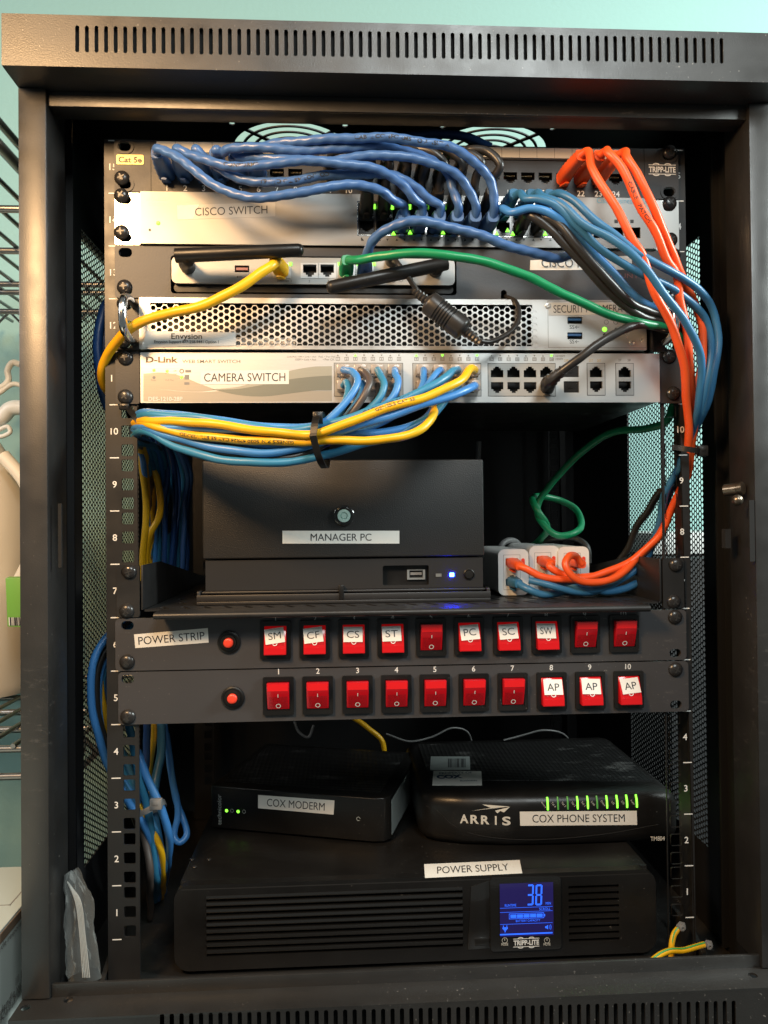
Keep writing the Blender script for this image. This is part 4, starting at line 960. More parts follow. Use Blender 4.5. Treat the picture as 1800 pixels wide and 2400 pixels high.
mb.build('case', 'black_plastic', ph, smooth=True)
ztp = zf0+hp_
MB().add([(xl+14, 118, ztp+.05), (xr-14, 98, ztp+.05), (xr-12, 240, ztp+.05), (xl+14, 240, ztp+.05), (xl+14, 118, ztp+.4), (xr-14, 98, ztp+.4), (xr-12, 240, ztp+.4), (xl+14, 240, ztp+.4)], [(0,1,2,3), (4,5,6,7), (0,1,5,4), (1,2,6,5), (2,3,7,6), (3,0,4,7)]).build('vented_top', 'dotted_black', ph)
OF, NF = Vector((0, yp-.05, 0)), Vector((0, -1, 0))
sticker3(ph, ((1218, 1902), (1492, 1900), (1493, 1933), (1219, 1935)), OF, NF, 'COX PHONE SYSTEM', .79, .56, off=.4)
def fy(x):                                                # front surface of the case at x
    for (a, b), (c, d_) in zip(plan, plan[1:]):
        if a <= x <= c: return b+(d_-b)*(x-a)/(c-a)
    return yp
t = MB()
for i, ch in enumerate('ARRIS'):
    u = 1089+i*24.2; c = A(u, 1922, yp+4); fyv = fy(c.x); w_ = {'I': 1.6}.get(ch, 8.0); dx = 3.; N_ = Vector((dx, fy(c.x+dx)-fyv, 0)).normalized()
    t.text(ch, (c.x, fyv, c.z), w_, 8.4, N_, ZA, bold=.03, off=.35)
def fp(u, v): c = A(u, v, yp+4); return (c.x, fy(c.x)-.4, c.z)
t.add([fp(1130, 1886), fp(1194, 1888), fp(1102, 1903), fp(1150, 1893)], [(0, 3, 1), (3, 2, 1)] if False else [(0, 1, 3), (3, 1, 2)])
t.add([fp(1194, 1889), fp(1180, 1902), fp(1172, 1899), fp(1165, 1905), fp(1160, 1899)], [(0, 2, 1), (0, 4, 3, 2)])
t.build('emblem', 'pale_print', ph)
t = MB(); c = A(1540, 1964, yp); t.text('TM804', (c.x, yp, c.z), 14, 4.2, bold=.01, off=1.3); t.build('model_lettering', 'pale_print', ph, fix=False)
for i, (u, on) in enumerate(((1284, 1), (1308, 0), (1331, 0), (1354, 1), (1378, 1), (1400, 0), (1423, 1), (1447, 1), (1470, 1), (1493, 1))):
    c = A(u, 1868, yp); b = MB(); b.tube([Vector((c.x, yp+.5, zf0+33.5)), Vector((c.x, yp+.3, zf0+36)), Vector((c.x+.2, yp+1.5, zf0+40.2)), Vector((c.x+.4, yp+4.2, zf0+44.2))], .95, 8)
    b.build('light_bar', 'led_green' if on else 'led_green_dim', ph, smooth=True)
t = MB()
for i, tx in enumerate(('Battery', 'Tel 4', 'Tel 3', 'Tel 2', 'Tel 1', 'Link', 'Online', 'US', 'DS', 'Power')):
    c = A(1274+i*23.2, 1870, yp); L_ = 2.0+len(tx)*.72; a = R(-52)
    t.text(tx, (c.x, yp+1.0, zf0+38.6), L_, 1.9, Vector((math.cos(a), 0, math.sin(a))), Vector((-math.sin(a), 0, math.cos(a))), off=1.2)
t.build('light_lettering', 'pale_print', ph, fix=False)
MB().tube(catmull([Vector((A(u, v, yp+4).x, fy(A(u, v, yp+4).x)-.05, A(u, v, yp+4).z)) for u, v in ((1003, 1905), (1030, 1912), (1060, 1938), (1110, 1957), (1200, 1965), (1300, 1962), (1420, 1950), (1540, 1930))], 6), .4, 6).build('seam', 'void', ph)
OT = Vector((0, 0, ztp))
s3 = sticker3(ph, ((1010, 1774), (1101, 1774), (1102, 1805), (1008, 1806)), OT, ZA, None, m='sticker_grey', off=.5)
t = MB()
for i in range(16):
    u = 1050+i*2.6; a, b = AZ(u, 1779, ztp), AZ(u, 1800, ztp); w_ = random.choice((.3, .5, .9)); t.poly([(a.x, a.y, ztp+.56), (b.x, b.y, ztp+.56), (b.x+w_, b.y, ztp+.56), (a.x+w_, a.y, ztp+.56)])
t.build('barcode', 'ink', s3, fix=False)
s3 = sticker3(ph, ((1016, 1808), (1128, 1809), (1130, 1842), (1013, 1842)), OT, ZA, None, m='sticker', off=.6)
t = MB(); c = AZ(1068, 1813, ztp); YA = Vector((0, 1, 0)); t.text('PROPERTY OF', (c.x, c.y, ztp), 34, 5.5, XA, YA, off=.8); t2 = MB(); c = AZ(1053, 1822, ztp); t2.text('COX', (c.x, c.y, ztp), 26, 11, XA, YA, bold=.05, off=.8)
c = AZ(1098, 1831, ztp); t.text('Business', (c.x, c.y, ztp), 17, 4.5, XA, YA, off=.8)
t.build('lettering', 'ink_navy', s3, fix=False); t2.build('emblem', 'ink_navy', s3, fix=False)

# ---------------- white power injectors on the shelf
yi = 66.
inj_boxes = []
for (u0, v0, u1, v1, yy, lab) in ((1168, 1287, 1239, 1391, 62., 'left white injector box on the shelf, nearest the desktop PC'), (1241, 1279, 1311, 1385, 70., 'middle white injector box between its two neighbours on the shelf'), (1309, 1281, 1381, 1388, 66., 'right white injector box on the shelf, with a looped orange cable')):
    x0, x1, q0, q1 = PB(u0, v0, u1, v1, yy)
    q0 = ZS+1.0
    it = thing('power_injector', lab, 'power injector', ((x0+x1)/2, yy, ZS), 'white power injectors on the shelf')
    xm, zm = (x0+x1)/2, (q0+q1)/2
    pzs = (zm+9.0, zm-8.5); px0 = xm-1.5
    hs = [rj45_holes(px0, z, 12, 8.4, s) for z, s in zip(pzs, (1, -1))]
    q = MB(); q.plate(rrect(x0, x1, q0, q1, 6, 6), hs, yy, 6); q.build('front', 'injector', it, bevel=1.2, seg=3)
    q = MB(); q.plate(rrect(x0+.4, x1-.4, q0+.3, q1-.3, 6, 6), [], yy+6.05, 95); q.build('body', 'injector', it, bevel=1.0)
    q = MB(); q.plate([(px0-8, pzs[1]-8), (px0+8, pzs[1]-8), (px0+8, pzs[0]+7.5), (px0-8, pzs[0]+7.5)], [[(px0-7.7, pzs[1]-7.7), (px0+7.7, pzs[1]-7.7), (px0+7.7, pzs[0]+7.2), (px0-7.7, pzs[0]+7.2)]], yy-.15, .12); q.build('port_outline', 'ink_grey', it)
    q = MB(); q.plate(rrect(x1-7, x1-3.6, zm+6, zm+13, 1.6), [], yy-.3, .28); q.build('power_mark', 'red_button', it)
    inj_boxes.append((px0, pzs[0], pzs[1], yy))

# ================================================================== CABLES
def cable(label, pts, r, m, group=None, name='network_cable', cat='cable', boots=(), n=12, sub=8, plug=None, w3=False):
    P = [p if isinstance(p, Vector) else A(*p) for p in pts]
    path = catmull(P, 16 if m == 'blue_thick' else sub)
    ph_ = [random.uniform(0, 6.28) for _ in range(6)]; sl = 0.; L_ = sum((b_-a_).length for a_, b_ in zip(path, path[1:])); q = []
    for i, p in enumerate(path):                       # hand-laid cables never run perfectly fair
        sl += (p-path[i-1]).length if i else 0
        e_ = min(1, sl/25, (L_-sl)/25)*min(1., r/3.)
        q.append(p+Vector((math.sin(sl*.055+ph_[0])+.6*math.sin(sl*.13+ph_[1]), math.sin(sl*.06+ph_[2])+.5*math.sin(sl*.12+ph_[3]), math.sin(sl*.05+ph_[4])+.6*math.sin(sl*.14+ph_[5])))*(.55*e_))
    path = q
    o = MB().tube(path, r, n+4 if m == 'blue_thick' else n, twist=.55 if m == 'blue_thick' else (.35 if r > 3 else 0), amp=.055 if m == 'blue_thick' else .02).build(name, m, None, smooth=True); tag(o, label, cat, group)
    PATHS[label] = (o, path, r)
    for b in boots: b(o)
    return o, path
PATHS = {}
def boot(p0, p1, w0, h0, w1, h1, m, ridges=11, up=ZA, name='plug_boot', mid=None, tab=True, rd=.13):
    def f(o):
        P = [Vector(p0)]+([Vector(mid)] if mid is not None else [])+[Vector(p1)]
        path = catmull(P, max(2, ridges//(len(P)-1)))
        b = MB().loft(path, [(w0, h0), (w0, h0), ((w0+w1)/2, (h0+h1)/2), (w1, h1)], up, rd)
        d_ = (path[1]-path[0]).normalized(); side = d_.cross(up).normalized(); u2 = side.cross(d_)
        if tab:
            q = path[0]; b.loft([q-u2*(h0*.5)+d_*(-3), q-u2*(h0*.62)+d_*4, q-u2*(h0*.7)+d_*10], [(w0*.55, 1.6), (w0*.5, 1.8), (w0*.3, 1.6)], up)
        b.build(name, m, o, smooth=True)
    return f
F_ = Vector((0, -1, 0))
def pport(n, z=0): return Vector((px_[n-1], -4, UU*14+17.6+z))
# --- thick blue cables from the patch panel to the lower switch ports
G = 'blue cables from patch panel to silver switch'
def topblue(n, mids, ci, label, y0=-40, wy=-46, r=3.6, ext=None):
    a = pport(n); e = Vector((cx_[ci], -6, CZL)); ee = e+Vector((.5, -26, -3))
    pts = [a+Vector((0, -26, -1)), a+Vector((1.5, -38, 0))]+[A(*q) for q in mids]+[ee+Vector((0, -7, 7)), ee]
    cable(label, pts, r, 'blue_thick', G, boots=[boot(a+Vector((0, 1, -2)), a+Vector((0, -32, 0)), 14.5, 13, 11, 11, 'blue_thick', 9), boot(e+Vector((0, 2, 0)), ee+Vector((0, -4, 1)), 13, 13, 11, 11, 'blue_thick', 11)])
topblue(1, [(408, 366, -50), (455, 400, -56), (505, 437, -62), (565, 457, -66), (620, 462, -68), (700, 453, -69), (770, 440, -68), (840, 433, -64), (890, 446, -57), (922, 470, -48)], 2, 'blue cable from patch port 1, lowest of its sagging group')
topblue(2, [(440, 362, -46), (480, 375, -52), (530, 386, -57), (600, 388, -62), (700, 379, -64), (780, 383, -65), (870, 392, -62), (918, 412, -56), (952, 437, -50), (972, 467, -45)], 3, 'blue cable from patch port 2, sagging just above the port 1 cable')
topblue(3, [(486, 374, -40), (515, 395, -46), (545, 411, -49), (600, 425, -52), (680, 425, -55), (760, 413, -55), (860, 408, -54), (925, 413, -50), (976, 438, -46), (1008, 468, -42)], 4, 'blue cable from patch port 3, half hidden behind the front two')
topblue(4, [(520, 358, -40), (535, 349, -46), (575, 346, -52), (640, 350, -55), (726, 352, -57), (800, 346, -58), (870, 343, -57), (931, 350, -53), (991, 367, -47), (1045, 402, -43), (1062, 449, -40)], 5, 'blue cable from patch port 4, bent in a tight hook over its boot')
topblue(5, [(560, 368, -40), (600, 371, -46), (654, 372, -52), (762, 377, -58), (820, 371, -60), (885, 365, -60), (991, 377, -57), (1066, 405, -51), (1100, 443, -45)], 6, 'blue cable from patch port 5, in the middle of the blue sheaf')
topblue(6, [(600, 352, -42), (632, 341, -50), (700, 331, -58), (780, 325, -63), (885, 322, -66), (991, 335, -64), (1066, 350, -60), (1120, 383, -54), (1151, 425, -47)], 7, 'blue cable from patch port 6, topmost arc of the blue sheaf')
# --- black cables from the patch panel to the upper switch ports
G2_ = 'black cables from patch panel to silver switch'
for i in range(8):
    n = 9+i; ci = i+(0 if i < 2 else 0); a = pport(n); e = Vector((cx_[ci], -6, CZU)); ee = e+Vector((0, -24, 5))
    du = e.x-a.x
    pts = [a+Vector((0, -22, 1)), a+Vector((3, -33, 3+2*(i % 3))), a+Vector((du*.4+8, -40+(i % 2)*3, 0+3*(i % 2))), a+Vector((du*.75+10, -41+(i % 3)*2, -9)), ee+Vector((1, -7, 11)), ee]
    place = ('in front of port 12', 'beside the leftmost black plug')
    lab = ['black cable on the far left, plugged into the first upper switch port', 'black cable in the second upper switch port, beside the leftmost black plug', 'black cable half hidden behind the port 1 blue cable at its switch end', 'black cable half hidden behind the port 2 blue cable at its switch end',
           'black cable half hidden behind the port 3 blue cable at its switch end', 'black cable running just left of the blue middle-sheaf cable end', 'black cable second from the right in the black and blue sheaf', 'black cable arching on the far right of the sheaf, beside empty patch ports'][i]
    cable(lab, pts, 3.5, 'cable_black', G2_, boots=[boot(a, a+Vector((0, -26, 1)), 12.5, 11.5, 9.5, 9.5, 'cable_black', 9), boot(e+Vector((0, 2, 0)), ee+Vector((0, -3, 2)), 12.3, 12, 10, 10, 'cable_black', 11)])
cable('dark blue cable lying behind the patch panel below the right fan opening', [(940, 322, 45), (985, 316, 45), (1040, 315, 45), (1100, 324, 45), (1150, 345, 48)], 4, 'blue_dark', name='network_cable')
# --- slim blue cables from the switch to the right bundle
G3_ = 'blue cables swept right into the tied bundle'
def rb(label, start, pts, m='blue_light', r=3.15, tail=(), uport=None):
    e = Vector((cx_[start[0]], -6, CZL if start[1] else CZU)); ee = e+Vector((2, -22, 2))
    P = [ee, ee+Vector((5, -10, 1))]+[A(*q) for q in pts]
    cable(label, P, r, m, G3_, boots=[boot(e+Vector((0, 2, 0)), ee+Vector((2, -5, 3)), 12, 12, 9.5, 9.5, m, 11)])
rb('blue cable swept right, lowest of the three pale ones over the grey plate', (8, 0), [(1233, 465, -48), (1269, 468, -54), (1306, 483, -57), (1345, 526, -58), (1403, 580, -56), (1457, 617, -52), (1530, 652, -46), (1590, 685, -38), (1635, 725, -30), (1659, 765, -24), (1668, 815, -21), (1657, 891, -18), (1641, 958, -10), (1622, 1010, 2), (1600, 1070, 16), (1580, 1120, 24), (1558, 1160, 34), (1541, 1240, 52), (1513, 1312, 58), (1470, 1352, 50), (1413, 1380, 42), (1360, 1388, 34), (1290, 1372, 30), (1240, 1360, 36)])
rb('blue cable swept right, crossing in front of its two pale neighbours on the way down', (9, 0), [(1273, 461, -50), (1316, 479, -58), (1367, 523, -63), (1425, 556, -66), (1475, 590, -67), (1512, 628, -66), (1560, 692, -62), (1606, 757, -54), (1636, 815, -44), (1645, 875, -36), (1637, 958, -22), (1618, 1020, 0), (1592, 1090, 14), (1568, 1140, 22), (1552, 1200, 38), (1530, 1275, 52), (1494, 1330, 52), (1445, 1364, 44), (1385, 1384, 36), (1330, 1372, 40), (1300, 1362, 50)])
rb('blue cable swept right, outermost curve of the bundle beside the right post', (10, 0), [(1320, 455, -46), (1353, 474, -52), (1396, 521, -56), (1450, 559, -57), (1497, 595, -56), (1581, 638, -48), (1641, 683, -36), (1671, 728, -28), (1682, 792, -25), (1674, 875, -22), (1656, 950, -12), (1634, 1000, 2), (1606, 1050, 18), (1586, 1110, 28), (1564, 1170, 42), (1545, 1230, 58), (1520, 1290, 62), (1480, 1335, 56), (1430, 1358, 50), (1390, 1362, 50), (1368, 1358, 56)])
# deep blue one and two black ones into the right handle
rb('deep blue cable running down behind the two black ones to the right handle', (7, 1), [(1200, 497, -50), (1240, 486, -54), (1277, 494, -56), (1313, 517, -55), (1353, 553, -50), (1405, 605, -42), (1439, 640, -38), (1465, 672, -34), (1498, 703, -30), (1545, 724, -24), (1585, 745, -6), (1600, 780, 14)], m='blue_bright', r=3.1)
bdk = 'black cables swept right to the handle'
for lab, ci, pts in (('left one of two black cables swept from the switch to the right handle', 9, [(1240, 503, -48), (1287, 537, -52), (1324, 573, -52), (1367, 620, -49), (1421, 676, -44), (1465, 718, -38), (1510, 745, -32), (1550, 757, -25), (1590, 770, -5), (1605, 800, 15)]),
                     ('right one of two black cables swept from the switch to the right handle', 10, [(1272, 505, -50), (1313, 528, -55), (1345, 568, -56), (1389, 619, -53), (1439, 673, -47), (1482, 712, -40), (1518, 730, -33), (1551, 741, -26), (1592, 757, -5), (1606, 790, 18)])):
    e = Vector((cx_[ci], -6, CZL)); ee = e+Vector((1, -20, 3))
    cable(lab, [ee]+[A(*q) for q in pts], 3.5, 'cable_black', bdk, boots=[boot(e+Vector((0, 2, 0)), ee+Vector((1, -4, 2)), 11.5, 11.5, 9, 9, 'cable_black', 9)])
# router cables
e = Vector((pr[3].x, -9, pr[3].z)); 
cable('green network cable from the router across the front to the right handle', [e+Vector((2, -20, 2)), (845, 609, -44), (899, 598, -52), (953, 592, -58), (1026, 597, -62), (1098, 608, -64), (1170, 624, -64), (1243, 648, -62), (1290, 672, -60), (1333, 695, -56), (1399, 727, -50), (1449, 746, -44), (1508, 757, -36), (1548, 764, -28), (1590, 790, -4), (1600, 830, 16), (1590, 900, 30), (1562, 985, 30), (1520, 1003, 44), (1450, 1010, 70), (1390, 1040, 100), (1330, 1090, 125), (1285, 1140, 135), (1262, 1180, 138), (1262, 1210, 134), (1282, 1240, 124), (1310, 1255, 118), (1345, 1250, 122), (1362, 1225, 140), (1350, 1195, 158), (1310, 1172, 165), (1265, 1165, 155), (1248, 1170, 140), (1262, 1200, 128), (1280, 1230, 132), (1270, 1262, 165), (1240, 1285, 190)], 3.55, 'green',
      boots=[boot(e, e+Vector((1, -20, 2)), 12.5, 12.5, 10, 10, 'green', 11)])
e = Vector((pr[4].x, -9, pr[4].z))
cable('blue cable looping from the router up over the switch lights and right', [e+Vector((0, -20, 2)), (868, 573, -40), (885, 553, -46), (918, 533, -52), (960, 520, -56), (1000, 519, -58), (1051, 528, -58), (1127, 552, -56), (1202, 582, -52), (1262, 597, -47), (1310, 604, -42), (1345, 592, -36), (1372, 570, -30)], 3.8, 'blue_thick',
      boots=[boot(e, e+Vector((0, -20, 3)), 12.5, 12, 10, 10, 'blue_thick', 9)])
e = Vector((pr[0].x, -9, pr[0].z))
cable('yellow cable from the router through the left handle and behind the rail', [e+Vector((-2, -20, 2)), (638, 624, -36), (600, 648, -40), (546, 681, -42), (473, 714, -40), (401, 735, -36), (340, 752, -30), (305, 772, -24), (277, 797, -16), (249, 832, -4), (239, 873, 8), (250, 909, 22), (275, 940, 40)], 4.0, 'yellow',
      boots=[boot(e, e+Vector((-4, -20, 1.5)), 12.5, 12.5, 10, 10, 'yellow', 11)])
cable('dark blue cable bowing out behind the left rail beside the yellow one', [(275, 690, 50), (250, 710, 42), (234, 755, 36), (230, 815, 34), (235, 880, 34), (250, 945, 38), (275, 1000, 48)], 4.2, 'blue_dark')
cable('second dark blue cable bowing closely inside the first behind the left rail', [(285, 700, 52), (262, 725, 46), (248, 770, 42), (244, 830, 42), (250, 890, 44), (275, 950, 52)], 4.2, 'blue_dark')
# power lead with ferrite
fa, fb = A(1002, 706, -34), A(1089, 775, -38); dr = (fb-fa).normalized()
pth = [A(918, 612, -14), A(930, 614, -30), A(955, 648, -36), fa-dr*8, fa, fb, fb+dr*8, A(1149, 801, -30), A(1192, 781, -24), A(1216, 743, -18), A(1209, 710, -10), A(1190, 697, -2), A(1181, 692, 8)]
pc_, _ = cable('black power lead with a ribbed ferrite block hanging over the honeycomb', pth, 2.1, 'cable_black', None, 'power_lead')
q = MB(); Lf = (fb-fa).length; prof = [(0.1, 0), (7, .2), (9.3, 1.4), (9.7, 3)]
k = Lf*.28
prof += [(9.7, k)]
for i in range(6): prof += [(8.6, k+.4+i*2.6), (8.6, k+1.2+i*2.6), (9.7, k+1.6+i*2.6), (9.7, k+2.5+i*2.6)]
prof += [(9.7, Lf-3), (9.3, Lf-1.4), (7, Lf-.2), (.1, Lf)]
q.lathe(fa, prof, ax=dr, n=28); q.build('ferrite_block', 'cable_black', pc_, smooth=True)
for p, s in ((fa, -1), (fb, 1)): MB().loft([p+dr*(s*i*1.6) for i in range(11)], [(11, 9), (6, 6)], ZA, .22).build('strain_relief', 'cable_black', pc_, smooth=False)
MB().lathe(A(918, 612, -9), [(5.5, 0), (5.5, 14), (4, 20), (2.2, 26)], ax=(0, -1, 0)).build('plug', 'cable_black', pc_, smooth=True)
# black patch lead from the web switch to the right handle
e = Vector((G3[3]+.5, -5, zl)); ee = A(1319, 868, -40)
cable('black cable from the web switch up to the chrome right handle', [A(1310, 876, -38), ee, (1366, 832, -46), (1415, 799, -46), (1465, 771, -42), (1510, 762, -35), (1551, 766, -27), (1590, 785, -4), (1602, 820, 16)], 3.6, 'cable_black', boots=[boot(e+Vector((0, 1, 0)), A(1320, 867, -40), 12, 12, 8, 8, 'cable_black', 15, mid=A(1290, 893, -28), rd=.2)])
# --- orange cables
G4 = 'orange cables from patch panel to the injectors'
def org(label, n, pts, ij, off):
    a = pport(n); b = inj_boxes[ij]; ie = Vector((b[0], b[3], b[1]))
    P = [a+Vector((4, -31, 3)), a+Vector((9, -38, 4))]+[A(*q) for q in pts]
    P += [A(1612+off*4, 1055, 2+off*6), A(1600+off*2, 1130, 16+off*5), A(1572, 1200, 30+off*4), A(1543, 1258, 40+off*2), A(1482+off*3, 1312, 46)]
    P += [[A(1413, 1345, 40), A(1330, 1358, 36), A(1265, 1348, 34), A(1230, 1332, 36)], [A(1440, 1338, 44), A(1370, 1352, 42), A(1318, 1345, 42), A(1288, 1328, 44)],
          [A(1464, 1338, 38), A(1425, 1362, 30), A(1382, 1366, 26), A(1345, 1350, 24), A(1326, 1322, 26), A(1334, 1303, 32), A(1350, 1304, 42)]][ij]
    P.append(ie+Vector((2, -22, -2)))
    cable(label, P, 3.4, 'orange', G4, boots=[boot(a+Vector((0, 1, -1)), a+Vector((5, -33, 3)), 12, 12, 10, 10, 'orange', 17, mid=a+Vector((1, -17, 0))), boot(ie+Vector((0, 2, 0)), ie+Vector((2, -24, -2)), 11.5, 10.5, 8.5, 8.5, 'orange', 9)])
org('orange cable from the left orange patch plug, first to fall', 21, [(1389, 394, -50), (1418, 447, -54), (1450, 504, -56), (1483, 562, -56), (1505, 597, -55), (1532, 673, -52), (1551, 719, -49), (1577, 775, -44), (1598, 842, -36), (1608, 908, -26), (1614, 974, -14)], 0, 0)
org('orange cable from the middle orange patch plug with printed writing', 22, [(1425, 357, -52), (1450, 385, -56), (1476, 432, -57), (1504, 490, -56), (1541, 552, -52), (1565, 610, -47), (1585, 646, -42), (1594, 706, -37), (1608, 772, -34), (1616, 842, -30), (1622, 908, -22), (1627, 974, -10)], 1, 1)
org('orange cable from the right orange patch plug, nearest the empty last port', 23, [(1468, 366, -50), (1494, 403, -54), (1519, 461, -54), (1544, 519, -51), (1566, 573, -45), (1590, 628, -38), (1612, 670, -30), (1632, 719, -24), (1646, 772, -22), (1644, 842, -20), (1634, 908, -16), (1630, 974, -8)], 2, 2)
# blue plugs in the lower injector ports
for ij in range(3):
    b = inj_boxes[ij]; ie = Vector((b[0], b[3], b[2]))
    lab = ['short blue plug in the lower port of the left injector', 'short blue plug in the lower port of the middle injector', 'short blue plug in the lower port of the right injector'][ij]
    o, _ = cable(lab, [ie+Vector((2, -18, -1)), ie+Vector((9, -26, -5)), ie+Vector((22, -26, -10)), ie+Vector((40, -20, -9)), ie+Vector((62, -14, -1))], 3.5, 'blue_light', 'blue plugs in the injectors', boots=[boot(ie+Vector((0, 2, 0)), ie+Vector((2, -20, -1)), 11.5, 10.5, 8.5, 8.5, 'blue_light', 9)])

# --- cables tied in a bundle below the web switch
G5 = 'cables bundled below the web switch'
def tie(label, pts, width, m, head, hs=(7, 6, 6), hd=None, tail=None, group='cable ties', th=1.2):
    """a strap closed round a bundle (pts = loop of points), with its lock head and tail"""
    P = [p if isinstance(p, Vector) else A(*p) for p in pts]
    path = catmull(P+[P[0]], 6); b = MB()
    c = sum(P, Vector())/len(P); ax = Vector()
    for a_, b_ in zip(P, P[1:]+P[:1]): ax += (a_-c).cross(b_-c)
    ax.normalize(); rg = []
    for i, p in enumerate(path):
        o_ = (p-c); o_ = (o_-ax*o_.dot(ax)).normalized()
        rg.append([p+ax*(width/2), p+ax*(width/2)+o_*th, p-ax*(width/2)+o_*th, p-ax*(width/2)])
    b.rings(rg, False)
    o = b.build('cable_tie', m, None); tag(o, label, 'cable tie', group)
    h_ = A(*head) if not isinstance(head, Vector) else head
    q = MB(); q.box(h_.x-hs[0]/2, h_.x+hs[0]/2, h_.y-hs[1]/2, h_.y+hs[1]/2, h_.z-hs[2]/2, h_.z+hs[2]/2); q.box(h_.x-hs[0]*.28, h_.x+hs[0]*.28, h_.y-hs[1]/2-.4, h_.y+hs[1]/2, h_.z-hs[2]*.1, h_.z+hs[2]*.34)
    q.build('tie_head', m, o, bevel=.6)
    if tail: MB().loft(catmull([A(*t_) for t_ in tail], 5), [(width, th), (width*.8, th)]).build('tie_tail', m, o)
    return o
def bun(label, port, pts, m, r=2.85):
    g, i, row = port; e = Vector((g[i], -5, (zu, zl)[row])); 
    P = [e+Vector((0, -14, -1))]+[A(*q) for q in pts]
    o, p_ = cable(label, P, r, m, G5)
    MB().box(e.x-5.4, e.x+5.4, -18, -3, e.z-4.0, e.z+4.0).box(e.x-2.2, e.x+2.2, -17, -3, e.z+4.01*(1 if row else -1), e.z+5.6*(1 if row else -1)).build('clear_plug', 'clear_plug', o, bevel=.7)
    return p_
zu, zl = A(1000, 872, -5).z, A(1000, 908, -5).z
# common run to the left: (u,v,y) at the tie, then along the bundle, then down behind the rail
def leftrun(v1, v2, v3, v4, dy, down):
    return [(700, v1, -56+dy), (600, v2, -58+dy), (480, v3, -52+dy), (400, (v3+v4)/2-1, -40+dy*.8), (345, v4, -22+dy*.5), (318, v4+6, 2), (312, v4+22, 30)]+down
dn = lambda k: [(330+k*9, 1060, 100+k*8), (345+k*10, 1150, 150+k*9), (345+k*10, 1240, 165+k*9), (340+k*10, 1330, 170+k*9)]
bun('bright blue cable from the first web switch port, along the top of the bundle', (G1, 0, 0), [(826, 872, -38), (836, 890, -46), (825, 920, -52), (798, 958, -56), (757, 992, -58)]+leftrun(1003, 996, 978, 967, 4, dn(0)), 'blue_bright')
bun('brown cable hanging from the second pair of web switch ports', (G1, 1, 0), [(858, 876, -36), (869, 893, -44), (858, 920, -49), (830, 962, -50), (790, 1000, -50)]+leftrun(1040, 1072, 1062, 1010, 6, dn(1)), 'cable_brown')
bun('teal cable from the third pair of web switch ports, inside the bundle', (G1, 2, 0), [(892, 880, -34), (900, 900, -42), (888, 932, -46), (850, 968, -48), (800, 1000, -50)]+leftrun(1024, 1010, 990, 972, 10, dn(2)), 'blue_teal')
bun('bright blue cable from the fourth pair of web switch ports', (G1, 3, 0), [(928, 878, -34), (934, 895, -41), (922, 926, -46), (885, 962, -48), (820, 1000, -52)]+leftrun(1046, 1058, 1040, 998, 4, dn(3)), 'blue_bright')
bun('teal cable in the lower row, left of the bright blue first cable', (G1, 0, 1), [(812, 896, -28), (815, 912, -36), (806, 945, -42), (782, 984, -46)]+leftrun(1012, 1002, 984, 975, 12, dn(1)), 'blue_teal')
bun('blue cable in the lower row, hidden behind the brown one', (G1, 1, 1), [(850, 898, -28), (850, 915, -36), (832, 950, -42), (795, 990, -45)]+leftrun(1032, 1020, 1000, 985, 12, dn(2)), 'blue_light')
bun('bright blue cable from the ninth web switch port', (G2, 0, 0), [(993, 878, -30), (992, 900, -38), (970, 935, -44), (900, 985, -50), (820, 1018, -55)]+leftrun(1040, 1040, 1018, 988, -4, dn(4)), 'blue_bright')
bun('bright blue cable slanting from the tenth pair across the port block', (G2, 1, 0), [(1026, 872, -34), (1012, 892, -42), (985, 925, -48), (920, 975, -54), (840, 1008, -58)]+leftrun(1020, 1008, 992, 978, -2, dn(0)), 'blue_bright')
bun('teal cable with printed writing slanting under the port block', (G2, 2, 0), [(1060, 872, -36), (1045, 885, -46), (1005, 908, -54), (945, 935, -60), (880, 958, -62), (810, 984, -62)]+leftrun(1008, 1000, 983, 972, 0, dn(3)), 'blue_teal', 3.3)
TP = bun('teal cable from the lower row that sweeps lowest across the top of the PC', (G2, 2, 1), [(1058, 912, -34), (1040, 940, -42), (1000, 985, -48), (930, 1020, -52), (840, 1042, -54), (770, 1062, -55)]+leftrun(1080, 1086, 1068, 1012, -4, dn(5)), 'blue_teal', 3.3)
BP = bun('bright blue cable from the last lower port, just under the upper yellow one', (G2, 3, 1), [(1106, 905, -40), (1080, 918, -52), (1001, 946, -62), (911, 978, -68), (851, 994, -69), (780, 1010, -69)]+leftrun(1018, 1010, 1003, 1000, -10, dn(2)), 'blue_bright', 3.3)
YP1 = bun('yellow cable from the last upper port, the higher of the two in the bundle', (G2, 3, 0), [(1104, 866, -38), (1082, 890, -52), (1018, 921, -64), (953, 942, -70), (900, 960, -73), (851, 979, -74), (790, 1003, -74), (750, 1015, -73)]+leftrun(1017, 1007, 993, 985, -14, dn(1)), 'yellow', 3.35)
e_ = (G2, 0, 1)
YP2 = bun('yellow cable with printed writing, the lower of the two in the bundle', e_, [(1005, 915, -26), (1018, 935, -34), (1021, 958, -44), (1012, 982, -54), (985, 1008, -62), (941, 1026, -66), (881, 1032, -68), (800, 1031, -69), (750, 1031, -69)]+leftrun(1034, 1034, 1024, 993, -10, dn(0)), 'yellow', 3.35)
bun('bright blue cable curling up from the bundle beside the lower yellow one', (G2, 1, 1), [(1030, 918, -24), (1022, 945, -32), (1006, 972, -40), (960, 1000, -50), (880, 1016, -58), (800, 1022, -60)]+leftrun(1050, 1060, 1045, 1003, -6, dn(4)), 'blue_bright', 3.2)
